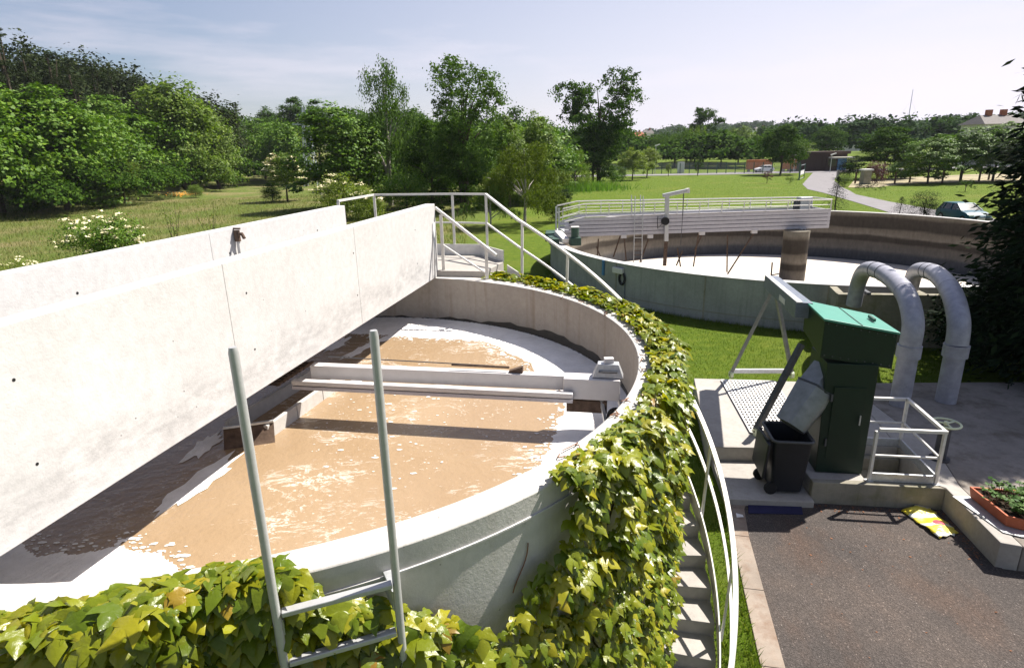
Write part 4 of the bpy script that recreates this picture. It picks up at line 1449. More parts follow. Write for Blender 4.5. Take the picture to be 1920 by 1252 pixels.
F1, F2, F3 = Vector((4.88, 12.70, ZS)), Vector((4.33, 9.87, ZS)), Vector((6.20, 12.62, ZS))
apex = q0.lerp(q1, 0.10) - Vector((0, 0, 0.13))
fr = thing('support_frame', tuple(F1), 'grey steel trestle on small wheels holding up the inclined trough', 'trestle')
MB().bar(F1 + Vector((0, 0, 0.12)), apex, 0.07, 0.07).build('leg', M['frame_steel'], fr)
MB().bar(F3 + Vector((0, 0, 0.12)), apex + Vector((0.06, 0, 0)), 0.07, 0.07).build('leg', M['frame_steel'], fr)
MB().bar(F1 + Vector((0, 0, 0.17)), F3 + Vector((0, 0, 0.17)), 0.07, 0.09).build('tie_bar', M['galv'], fr)
top3 = at(1503, 645, 2.0)
MB().bar(F2 + Vector((0, 0, 0.12)), top3, 0.08, 0.10).build('leg', M['dark_steel'], fr)
for p in (F1, F2, F3):
    w = MB().tube([p + Vector((-0.03, 0.0, 0.085)), p + Vector((0.03, 0.0, 0.085))], 0.085, 16).build('wheel', M['cream_paint'], fr, smooth=40)
    MB().tube([p + Vector((-0.04, 0.0, 0.085)), p + Vector((0.04, 0.0, 0.085))], 0.02, 8).build('hub', M['rusty'], w)

# discharge chute
dc = thing('discharge_chute', (4.35, 8.75, 1.15), 'grey sheet metal chute with a rounded back dropping into the bin', 'chute')
axis0, axis1 = Vector((4.98, 8.95, 1.98)), Vector((4.33, 8.68, 1.16))


def chute_sec(c, w, d):
    """one sharp edge towards the yard, rounded back on the right"""
    ax = (axis1 - axis0).normalized()
    f_ = Vector((-0.43, -0.83, 0.36))
    f_ = (f_ - ax * f_.dot(ax)).normalized()
    l_ = ax.cross(f_).normalized()
    if l_.x > 0:
        l_ = -l_
    pts = [c + f_ * d * 0.5 + l_ * w * 0.02, c + l_ * w * 0.5 + f_ * d * 0.05, c - f_ * d * 0.5 + l_ * w * 0.1]
    for t in np.linspace(-75, 60, 8):
        pts.append(c - l_ * (w * 0.22 + w * 0.30 * math.cos(R(t))) + f_ * (d * 0.40 * math.sin(R(t))))
    return pts


MB().loft([chute_sec(axis0, 0.5, 0.42), chute_sec(axis0.lerp(axis1, 0.33), 0.54, 0.46)]).build('upper_section', M['chrome'], dc, smooth=25)
MB().loft([chute_sec(axis0.lerp(axis1, 0.36), 0.58, 0.50), chute_sec(axis1, 0.46, 0.36)]).build('lower_section', M['chrome'], dc, smooth=25)
MB().loft([chute_sec(axis0.lerp(axis1, 0.33), 0.60, 0.52), chute_sec(axis0.lerp(axis1, 0.355), 0.60, 0.52)]).build('joint_flange', M['dark_steel'], dc, smooth=25)
MB().bar(Vector((4.80, 8.95, 1.15)), Vector((4.95, 9.05, 2.0)), 0.16, 0.12).build('hanger', M['dark_steel'], dc)

# side panel leaning behind the bin
ob = MB().add([(4.72, 9.44, ZS + .01), (5.0, 9.42, ZS + .01), (5.0, 9.40, 1.15), (4.78, 9.42, 1.05), (4.72, 9.47, ZS + .01), (5.0, 9.45, ZS + .01), (5.0, 9.43, 1.15), (4.78, 9.45, 1.05)],
              [(0, 1, 2, 3), (7, 6, 5, 4), (0, 4, 5, 1), (1, 5, 6, 2), (2, 6, 7, 3), (3, 7, 4, 0)]).build('splash_panel', M['concrete_tank'])
tag(rebase(ob, (4.86, 9.45, ZS)), 'pale splash panel standing behind the bin beside the green machine', 'panel')

# wheelie bin
bn = thing('wheelie_bin', (4.28, 8.62, 0.12), 'open dark blue grey wheeled bin under the discharge chute', 'bin')


def rsec(cx, cy, z, w, d, rot=-8, r=0.06):
    pts = []
    for sx, sy, a0 in ((1, 1, 0), (-1, 1, 90), (-1, -1, 180), (1, -1, 270)):
        for k in range(4):
            a = R(a0 + 30 * k)
            x, y = sx * (w / 2 - r) + r * math.cos(a), sy * (d / 2 - r) + r * math.sin(a)
            ca, sa = math.cos(R(rot)), math.sin(R(rot))
            pts.append(Vector((cx + x * ca - y * sa, cy + x * sa + y * ca, z)))
    return pts


bx, by = 4.28, 8.62
MB().loft([rsec(bx, by, 0.17, 0.46, 0.52), rsec(bx, by, 0.9, 0.56, 0.66), rsec(bx, by, 1.06, 0.57, 0.68), rsec(bx, by, 1.06, 0.53, 0.64), rsec(bx, by, 0.3, 0.43, 0.5)], cap=True).build('tub', M['bin'], bn, smooth=35)
MB().tube([p for p in rsec(bx, by, 1.065, 0.60, 0.71, r=0.08)], 0.022, 6, closed=True, cap=False).build('rim', M['dark_steel'], bn, smooth=True)
for s in (-1, 1):
    p = Vector((bx - 0.27, by + 0.22 * s, 0.22))
    MB().tube([p - Vector((0.0, 0.025, 0)), p + Vector((0.0, 0.025, 0))], 0.10, 16).build('wheel', M['rubber'], bn, smooth=40)
MB().tube([Vector((bx - 0.33, by - 0.2, 1.03)), Vector((bx - 0.38, by - 0.2, 1.04)), Vector((bx - 0.38, by + 0.2, 1.04)), Vector((bx - 0.33, by + 0.2, 1.03))], 0.016, 8).build('handle', M['bin'], bn, smooth=40)
lid = MB().loft([rsec(bx - 0.40, by, 0.45, 0.05, 0.64, r=0.02), rsec(bx - 0.36, by, 1.02, 0.05, 0.66, r=0.02)]).build('lid', M['bin'], bn)

# blue mat and scrap of paper on the asphalt
o = MB().prism([at(1402, 938, 0)[:2], at(1500, 934, 0)[:2], at(1505, 966, 0)[:2], at(1403, 964, 0)[:2]], 0.014, 0.03).build('floor_mat', M['mat_blue'], bevel=0.004)
tag(rebase(o, at(1450, 950, 0.014)), 'dark blue mat on the asphalt in front of the low step', 'mat')
c = at(1386, 970, 0.0)
o = MB().add([(c[0] - .05, c[1] - .03, .03), (c[0] + .05, c[1] - .04, .04), (c[0] + .06, c[1] + .03, .03), (c[0] - .04, c[1] + .04, .055)], [(0, 1, 2, 3)]).build('paper_scrap', M['wall_white'], fix=False)
o.modifiers.new('thick', 'SOLIDIFY').thickness = 0.004
tag(rebase(o, (c[0], c[1], 0.015)), 'crumpled white paper scrap near the kerb end', 'paper')

# ------------------------------------------------------------------ safety rail round the pit
sr = thing('safety_rail', (6.0, 8.3, ZS), 'pale square tube safety rail around the small pit', 'railing')
ZT = 1.25
pa, pb, pc, pe = Vector((5.46, 8.28, 0)), Vector((6.39, 8.14, 0)), Vector((6.60, 9.36, 0)), Vector((5.62, 9.50, 0))


def zz(p, z):
    return Vector((p[0], p[1], z))


for a, b in ((pa, pb), (pb, pc), (pc, pe)):
    d = (b - a).normalized() * 0.03
    MB().bar(zz(a, ZT) + d, zz(b, ZT) - d * (0 if b is pe else -1), 0.05, 0.05).build('top_rail', M['rail'], sr, bevel=0.006)
    MB().bar(zz(a, 0.82) + d, zz(b, 0.82) - d, 0.03, 0.03).build('mid_rail', M['rail'], sr, bevel=0.004)
    MB().bar(zz(a, ZS + 0.075) + d, zz(b, ZS + 0.075) - d, 0.03, 0.14).build('kick_plate', M['galv'], sr, bevel=0.004)
for p in (pa, pb, pc, pe):
    po = MB().bar(zz(p, ZS + 0.012), zz(p, ZT - 0.026), 0.045, 0.045).build('post', M['rail'], sr, bevel=0.004)
    MB().box(p[0] - 0.05, p[0] + 0.05, p[1] - 0.05, p[1] + 0.05, ZS + 0.003, ZS + 0.012).build('base_plate', M['galv'], po)

# hand wheel on its stand
hw = thing('handwheel_valve', (6.98, 8.92, ZS), 'pale green handwheel on a dark valve stand by the safety rail', 'valve')
hc = Vector((6.97, 8.90, 1.02))
MB().tube([hc + Vector((0.2 * math.cos(t), 0.2 * math.sin(t), 0)) for t in np.linspace(0, 2 * math.pi, 28, endpoint=False)], 0.018, 8, closed=True, cap=False).build('wheel_rim', M['cream_paint'], hw, smooth=True)
for k in range(3):
    a = R(20 + 120 * k)
    MB().bar(hc + Vector((0.03 * math.cos(a), 0.03 * math.sin(a), 0)), hc + Vector((0.19 * math.cos(a), 0.19 * math.sin(a), 0)), 0.03, 0.012).build('spoke', M['cream_paint'], hw)
MB().tube([hc - Vector((0, 0, 0.03)), hc + Vector((0, 0, 0.03))], 0.035, 12).build('hub', M['cream_paint'], hw, smooth=40)
MB().tube([Vector((6.97, 8.90, ZS)), Vector((6.97, 8.90, 0.96))], 0.09, 16).build('stand', M['dark_steel'], hw, smooth=40)
MB().tube([Vector((6.97, 8.90, ZS)), Vector((6.97, 8.90, ZS + 0.03))], 0.15, 16).build('base_flange', M['dark_steel'], hw, smooth=40)

# planter tray on the pavement
pt = thing('planter_tray', tuple(at(1880, 955, ZS)), 'terracotta planter tray of strawberry plants on the kerb', 'planter')
TA, TB = Vector((6.60, 7.76, 0)), Vector((6.56, 7.02, 0))     # left edge
TC, TD = Vector((6.72, 6.90, 0)), Vector((7.75, 6.66, 0))
TE = Vector((7.85, 7.50, 0))
poly = [TA, TB, TC, TD, TE]
z0, z1 = ZS + 0.025, ZS + 0.19
mb = MB()
outer = [p[:2] for p in poly]
ctrp = sum(poly, Vector()) / 5
inner = [p.lerp(ctrp, 0.06)[:2] for p in poly]
n = 5
vs = [(x, y, z0) for x, y in [p.lerp(ctrp, 0.05)[:2] for p in poly]] + [(x, y, z1) for x, y in outer] + [(x, y, z1) for x, y in inner] + [(x, y, z0 + 0.05) for x, y in inner]
fs = [tuple(range(n))]
for b in (0, 1, 2):
    fs += [(b * n + i, b * n + (i + 1) % n, (b + 1) * n + (i + 1) % n, (b + 1) * n + i) for i in range(n)]
mb.add(vs, fs)
mb.build('tray', M['terracotta'], pt, bevel=0.006)
MB().prism(inner, z0 + 0.045, z1 - 0.03).build('soil', M['soil'], pt)
rng = np.random.default_rng(21)


def inside(poly2, x, y):
    c = False
    j = len(poly2) - 1
    for i in range(len(poly2)):
        if (poly2[i][1] > y) != (poly2[j][1] > y) and x < (poly2[j][0] - poly2[i][0]) * (y - poly2[i][1]) / (poly2[j][1] - poly2[i][1]) + poly2[i][0]:
            c = not c
        j = i
    return c


def quads(P, Nrm, size, rng, aspect=0.62, up=None):
    """leaf quads: centres P (n,3), normals Nrm (n,3), sizes (n,) -> (4n,3); pointed rhombus shape"""
    n = len(P)
    t = rng.normal(size=(n, 3)) if up is None else up + 0.25 * rng.normal(size=(n, 3))
    t -= Nrm * (t * Nrm).sum(1, keepdims=True)
    t /= np.linalg.norm(t, axis=1, keepdims=True) + 1e-9
    b = np.cross(Nrm, t)
    s = size[:, None] if hasattr(size, '__len__') else size
    v = np.empty((n, 4, 3))
    v[:, 0] = P - t * s * 0.5
    v[:, 1] = P + b * s * 0.5 * aspect
    v[:, 2] = P + t * s * 0.5
    v[:, 3] = P - b * s * 0.5 * aspect
    return v.reshape(-1, 3)


pts = []
while len(pts) < 60:
    x, y = 6.55 + 1.3 * rng.random(), 6.6 + 1.2 * rng.random()
    if inside(inner, x, y) and (x - 6.72) * 0.9 + (rng.random() - 0.3) > 0:
        pts.append((x, y))
P, Nn, S = [], [], []
stems = MB()
for x, y in pts:
    for k in range(7):
        a = rng.random() * 6.28
        r = 0.03 + 0.09 * rng.random()
        h = z1 - 0.02 + 0.04 + 0.14 * rng.random()
        lp = np.array([x + r * math.cos(a), y + r * math.sin(a), h])
        stems.bar((x, y, z1 - 0.04), tuple(lp), 0.004, 0.004)
        for q in range(3):
            P.append(lp + rng.normal(size=3) * [0.02, 0.02, 0.006])
            Nn.append(np.array([0.4 * rng.normal(), 0.4 * rng.normal(), 1]))
            S.append(0.055 + 0.025 * rng.random())
P, Nn, S = np.array(P), np.array(Nn), np.array(S)
Nn /= np.linalg.norm(Nn, axis=1, keepdims=True)
o = bulk('leaves', quads(P, Nn, S, rng, 0.85), 4, M['strawberry'], pt)
tag(o, kind='stuff')
stems.build('stems', M['dead_leaf'], pt, fix=False)['kind'] = 'stuff'
for (x, y) in ((6.98, 7.22), (7.15, 7.32), (7.3, 7.0)):
    MB().tube([(x, y, z1 + 0.03), (x, y, z1 + 0.045), (x, y, z1 + 0.06)], [0.012, 0.02, 0.006], 8).build('strawberry', M['red_fruit'], pt, smooth=True)
sm = MB().prism([(6.40, 7.78), (6.46, 6.90), (6.62, 6.80), (7.8, 6.56), (7.9, 7.6)], ZS + 0.008, ZS + 0.02)
o = tag(sm.build('metal_sheet', M['galv']), 'bright metal sheet lying under the planter tray', 'sheet')
rebase(o, (7.1, 7.1, ZS + 0.008))

# yellow sack on the asphalt
mb = MB()
NX, NY = 10, 16
b00, b10, b11, b01 = at(1690, 960, 0), at(1738, 953, 0), at(1797, 1003, 0), at(1760, 1013, 0)
vs = []
rng = np.random.default_rng(8)
cen = (b00 + b10 + b11 + b01) / 4
for j in range(NY + 1):
    for i in range(NX + 1):
        u, w = i / NX, j / NY
        p = (b00 * (1 - u) + b10 * u) * (1 - w) + (b01 * (1 - u) + b11 * u) * w
        z = 0.022 + 0.05 * math.sin(math.pi * u) * (0.5 + 0.5 * math.sin(w * 9 + u * 3)) + 0.012 * rng.random() + 0.03 * math.exp(-((u - 0.0) / 0.2) ** 2) * math.exp(-((w - 0.7) / 0.2) ** 2)
        vs.append((p[0] + 0.01 * rng.normal(), p[1] + 0.01 * rng.normal(), z))
fs = [(j * (NX + 1) + i, j * (NX + 1) + i + 1, (j + 1) * (NX + 1) + i + 1, (j + 1) * (NX + 1) + i) for j in range(NY) for i in range(NX)]
mb.add(vs, fs)
o = mb.build('plastic_sack', M['bag'], origin=(cen[0], cen[1], 0.012), smooth=True, fix=False)
o.modifiers.new('thick', 'SOLIDIFY').thickness = 0.012
tag(o, 'empty yellow and white printed plastic sack lying on the asphalt', 'sack')


# ------------------------------------------------------------------ two big pipes
def catmull(pts, n=10):
    pts = [Vector(p) for p in pts]
    out = []
    for i in range(len(pts) - 1):
        p0, p1, p2, p3 = pts[max(i - 1, 0)], pts[i], pts[i + 1], pts[min(i + 2, len(pts) - 1)]
        for k in range(n):
            t = k / n
            out.append(0.5 * ((2 * p1) + (p2 - p0) * t + (2 * p0 - 5 * p1 + 4 * p2 - p3) * t * t + (3 * p1 - p0 - 3 * p2 + p3) * t ** 3))
    out.append(pts[-1])
    return out


def big_pipe(ctrl, label, rad):
    o = thing('bent_pipe', ctrl[0], label, 'pipe', 'big bent pipes')
    path = catmull(ctrl[1:], 8)
    riser = MB().tube([ctrl[0], ctrl[1] + Vector((0, 0, -0.10))], rad * 0.94, 28).build('riser', M['pipe'], o, smooth=40)
    MB().tube([ctrl[1] + Vector((0, 0, -0.22)), ctrl[1] + Vector((0, 0, 0.02))], rad * 1.13, 28).build('socket_collar', M['pipe'], o, smooth=40)
    MB().tube(path, rad, 28).build('bend', M['pipe'], o, smooth=40)
    for f in (0.52, 0.58):
        i = int(len(path) * f)
        d = (path[i + 1] - path[i - 1]).normalized()
        MB().tube([path[i] - d * 0.02, path[i] + d * 0.02], rad * 1.035, 28).build('band', M['dark_steel'], o, smooth=40)
    i = int(len(path) * 0.33)
    d = (path[i + 1] - path[i - 1]).normalized()
    MB().tube([path[i] - d * 0.015, path[i] + d * 0.015], rad * 1.02, 28).build('weld_bead', M['pipe'], o, smooth=40)
    return o


V = Vector
big_pipe([V((7.66, 11.08, ZS)), V((7.66, 11.08, 1.60)), V((7.70, 11.16, 2.05)), V((7.89, 11.75, 2.42)), V((8.20, 12.72, 2.53)), V((8.60, 13.98, 2.49)), V((8.94, 15.05, 2.28)), V((9.12, 15.58, 1.85)), V((9.16, 15.72, 1.2))],
         'thick weathered plastic pipe bending over into the tank, nearest the green machine', 0.188)
big_pipe([V((8.66, 11.20, ZS)), V((8.66, 11.20, 1.55)), V((8.72, 11.35, 2.0)), V((9.07, 12.14, 2.36)), V((9.6, 13.3, 2.45)), V((10.1, 14.4, 2.36)), V((10.7, 15.7, 2.10)), V((10.95, 16.2, 1.75)), V((11.0, 16.3, 1.2))],
         'thick weathered plastic pipe bending over into the tank, beside the dark conifer', 0.195)
# small walkway beams by the pipes
wbm = thing('pipe_support', (9.9, 16.0, T2_Z), 'pale steel beams bridging the inlet chamber below the pipes', 'support')
MB().bar((10.25, 15.60, 1.52), (10.9, 16.6, 1.52), 0.12, 0.08).build('beam', M['rail'], wbm)
MB().bar((9.55, 15.75, 1.50), (9.75, 16.8, 1.50), 0.10, 0.06).build('beam', M['dark_steel'], wbm)


# ------------------------------------------------------------------ creeper on the small tank
def ivy_leaf_mesh(seed):
    rg = random.Random(seed)
    half = [(0.02, 0.0), (0.17, -0.14), (0.37, -0.13), (0.47, 0.03), (0.60, 0.22), (0.78, 0.52), (0.50, 0.42), (0.29, 0.46), (0.33, 0.62), (0.20, 0.88), (0.0, 1.22)]
    half = [(x * (1 + 0.08 * rg.uniform(-1, 1)) if x > 0.03 else x, y + 0.03 * rg.uniform(-1, 1)) for x, y in half]
    mids = [(0, 0.0), (0, 0.3), (0, 0.62), (0, 1.22)]
    fold = 0.22 + 0.12 * rg.random()
    curl = 0.12 + 0.22 * rg.random()
    wav = 0.05

    def z(x, y):
        return -fold * abs(x) - curl * (y - 0.35) ** 2 + wav * math.sin(9 * y + 6 * abs(x) + seed)

    vs = [(0, y, z(0, y) + 0.02) for _, y in mids[:3]]
    tip = (0, half[-1][1], z(0, half[-1][1]))
    vs.append(tip)
    fs = []
    for s in (1, -1):
        o = len(vs)
        pts = half[1:-1]
        vs += [(s * x, y, z(x, y)) for x, y in pts]
        n = len(pts)
        seq = [(0, [0, 1, 2, 3]), (1, [3, 4, 5, 6]), (2, [6, 7, 8])]
        for mid, idx in seq:
            for a, b in zip(idx[:-1], idx[1:]):
                fs.append((mid, o + a, o + b) if s > 0 else (mid, o + b, o + a))
        fs.append((0, o + 3, 1) if s > 0 else (0, 1, o + 3))
        fs.append((1, o + 6, 2) if s > 0 else (1, 2, o + 6))
        fs.append((2, o + 8, 3) if s > 0 else (2, 3, o + 8))
    me = bpy.data.meshes.new('ivy_leaf')
    me.from_pydata([(x, y - 0.1, zz_) for x, y, zz_ in vs], [], fs)
    me.materials.append(M['ivy'])
    me.polygons.foreach_set('use_smooth', [True] * len(me.polygons))
    return me, np.array([(x, y - 0.1, zz_) for x, y, zz_ in vs]), fs


variants = [ivy_leaf_mesh(i) for i in range(6)]


def bare_patch(a, z):
    """clean concrete left open on the near wall: angle a in degrees, height z"""
    top = 3.6
    if not (-70.0 < a < -46.8):
        return False
    # lower edge falls from left to right
    low = np.interp(a, [-70, -68.5, -65.0, -61, -56, -53.5, -51.5, -49.5, -48.2, -46.8], [3.45, 3.28, 3.18, 2.99, 2.80, 2.78, 2.90, 3.00, 3.08, 3.40])
    return z > low


rng = np.random.default_rng(77)
leaves = []     # position, normal, tip direction, size, depth layer
cam_p = np.array([0, 0, CAM_Z])


def try_leaf(a, z, depth, over=None, s=None):
    ca, sa = math.cos(R(a)), math.sin(R(a))
    outd = np.array([ca, sa, 0])
    if -77 < a < -62 and z > 2.98 or -77 < a < -62 and over is not None:     # thin behind the ladder
        depth *= 0.4 if over is None else 0.8
        if over is not None:
            over = min(over, T1_RO + 0.03)
    tang = np.array([-sa, ca, 0])
    if over is None:
        p = np.array([T1[0], T1[1], 0]) + outd * (T1_RO + 0.03 + depth) + np.array([0, 0, z])
        upw = 0.55 + 0.75 * rng.random() + (0.35 if z > 3.0 else 0)
        nrm = outd * 0.9 + np.array([0, 0, upw]) + 0.33 * rng.normal(size=3)
        tip = np.array([0, 0, -1.0]) + outd * 0.35 + tang * 0.45 * rng.normal()
    else:
        p = np.array([T1[0], T1[1], 0]) + outd * over + np.array([0, 0, T1_Z + 0.02 + depth])
        nrm = np.array([0, 0, 1.0]) + outd * (0.35 if over > T1_RO - 0.1 else 0.0) + 0.35 * rng.normal(size=3)
        tip = outd * (0.8 * rng.random() + 0.2) + tang * 0.7 * rng.normal() + np.array([0, 0, -0.25])
    nrm /= np.linalg.norm(nrm)
    tip -= nrm * (tip @ nrm)
    tip /= np.linalg.norm(tip)
    sz = s if s else 0.048 + 0.085 * rng.random() ** 1.5
    leaves.append((p, nrm, tip, sz * (1.22 if a < -58 else 1.0), depth))


# wall cover, sparse behind and dense in front
for i in range(12500):
    a = -98 + 156 * rng.random() ** 1.25
    z = 3.5 - 3.3 * rng.random() ** 1.25
    if bare_patch(a, z):
        continue
    if z < 1.0 and rng.random() < 0.4 or a < -85 and z > 3.42 - 0.05 * (-85 - a):
        continue
    clump = 0.5 + 0.5 * math.sin(a * 0.55 + 1.3 * math.sin(z * 5)) * math.sin(z * 4.6 + a * 0.21)
    d = 0.02 + 0.13 * rng.random() + 0.10 * clump
    try_leaf(a, z, d)
# mound along the outer edge of the rim
for i in range(1500):
    a = -92 + 152 * rng.random()
    if -70.5 < a < -47.5:
        continue
    if -31 < a < -22 and rng.random() < 0.6:
        continue
    th = np.interp(a, [-87, -74, -47, -30, 0, 35, 60], [0.02, 0.13, 0.10, 0.12, 0.12, 0.08, 0.035])
    wdt = np.interp(a, [-92, -86, -77, -70, -47, -42, -25, 0, 40, 60], [0.0, 0.02, 0.13, 0.05, 0.06, 0.08, 0.10, 0.13, 0.09, 0.04])
    q = rng.random()
    try_leaf(a, 0, th * (0.3 + 0.8 * rng.random()) * (0.4 + 0.6 * q), over=T1_RO - wdt + (wdt + 0.16) * q, s=(0.055 + 0.05 * rng.random()) * (0.8 if a > 30 else 1.0))
# creeper behind the ladder, over the left part of the wall
for i in range(420):
    a = -80 + 20 * rng.random()
    z = 2.2 + 1.0 * rng.random()
    if bare_patch(a, z):
        continue
    try_leaf(a, z, 0.05 + 0.12 * rng.random())

iv = thing('creeper', tuple(pol(T1, T1_RO, -40, 0.0)), 'glossy three pointed creeper leaves spilling over the rim and down the outside of the tank', 'creeper')
ivo = np.array(parent_origin(iv))
order = sorted(range(len(leaves)), key=lambda i: np.linalg.norm(leaves[i][0] - cam_p) - 2.2 * leaves[i][4] + (0.8 if leaves[i][0][2] < 2.5 else 0))
single = set(order[:300])
vlist, flist = [], []
off = 0
for i, (p, nrm, tip, s, dep) in enumerate(leaves):
    x = np.cross(tip, nrm)
    rot = np.stack([x, tip, nrm], 1)
    me, lv, lf = variants[i % 6]
    if i in single:
        ob = bpy.data.objects.new('leaf', me)
        COL.objects.link(ob)
        ob.parent = iv
        Mx = Matrix([[*(rot[r] * s), p[r] - ivo[r]] for r in range(3)] + [[0, 0, 0, 1]])
        ob.matrix_local = Mx
    else:
        vlist.append((lv * s) @ rot.T + p - ivo)
        flist += [(a + off, b + off, c + off) for a, b, c in lf]
        off += len(lv)
me = bpy.data.meshes.new('leaves')
me.from_pydata(np.concatenate(vlist).tolist(), [], flist)
me.materials.append(M['ivy'])
me.polygons.foreach_set('use_smooth', [True] * len(me.polygons))
ob = bpy.data.objects.new('leaves', me)
COL.objects.link(ob)
ob.parent = iv
ob['kind'] = 'stuff'
# stems and dry tendrils
mb = MB()
rng = np.random.default_rng(3)
for i in range(46):
    a = -91 + 145 * rng.random()
    if -74 < a < -44:
        continue
    z = 0.1
    pts = []
    while z < 3.4:
        pts.append(pol(T1, T1_RO + 0.015, a, z))
        a += rng.normal() * 1.6
        z += 0.22
    mb.tube(pts, 0.008, 5)
mb.build('stems', M['bark'], iv, fix=False)['kind'] = 'stuff'
mb = MB()
for (a, z, ln) in [(-50.6, 3.08, 0.30)]:
    pts = [pol(T1, T1_RO + 0.012, a - 1.6 * t + 0.25 * math.sin(t * 5), z - ln * t) for t in np.linspace(0, 1, 9)]
    mb.tube(pts, 0.004, 5)
for i in range(16):
    a = -48 + 100 * rng.random() if i < 18 else -90 + 20 * rng.random()
    r = T1_RO - 0.13 - 0.05 * rng.random()
    pts = [pol(T1, r - 0.05 * t + 0.01 * rng.normal(), a + 1.2 * t * rng.normal(), T1_Z + 0.012 + 0.012 * rng.random() - (0.12 * (t - 0.6) if t > 0.6 and i % 3 == 0 and r - 0.05 * t < T1_RI + 0.02 else 0)) for t in np.linspace(0, 1, 5)]
    mb.tube(pts, 0.0045, 4)
mb.build('dry_tendrils', M['dead_leaf'], iv, fix=False)['kind'] = 'stuff'


# ------------------------------------------------------------------ trees
def crown_pts(rng, lobes, ncl, per, flat=0.45, cr=0.30, shell=0.55):
    w = np.array([(l[3] * l[4] * l[5]) ** 0.67 for l in lobes])
    w = w / w.sum()
    idx = rng.choice(len(lobes), ncl, p=w)
    L = np.array(lobes)[idx]
    d = rng.normal(size=(ncl, 3))
    d[:, 2] += 0.15
    d /= np.linalg.norm(d, axis=1, keepdims=True)
    rad = shell + (1 - shell) * rng.random((ncl, 1)) ** 0.6
    C = L[:, :3] + d * rad * L[:, 3:]
    csz = cr * L[:, 3:].min(1) * (0.6 + 0.8 * rng.random(ncl))
    g = rng.normal(size=(ncl, per, 3)) * 0.55
    g[:, :, 2] *= flat
    P = (C[:, None, :] + g * csz[:, None, None]).reshape(-1, 3)
    O = np.repeat(d, per, 0)
    return P, O, C


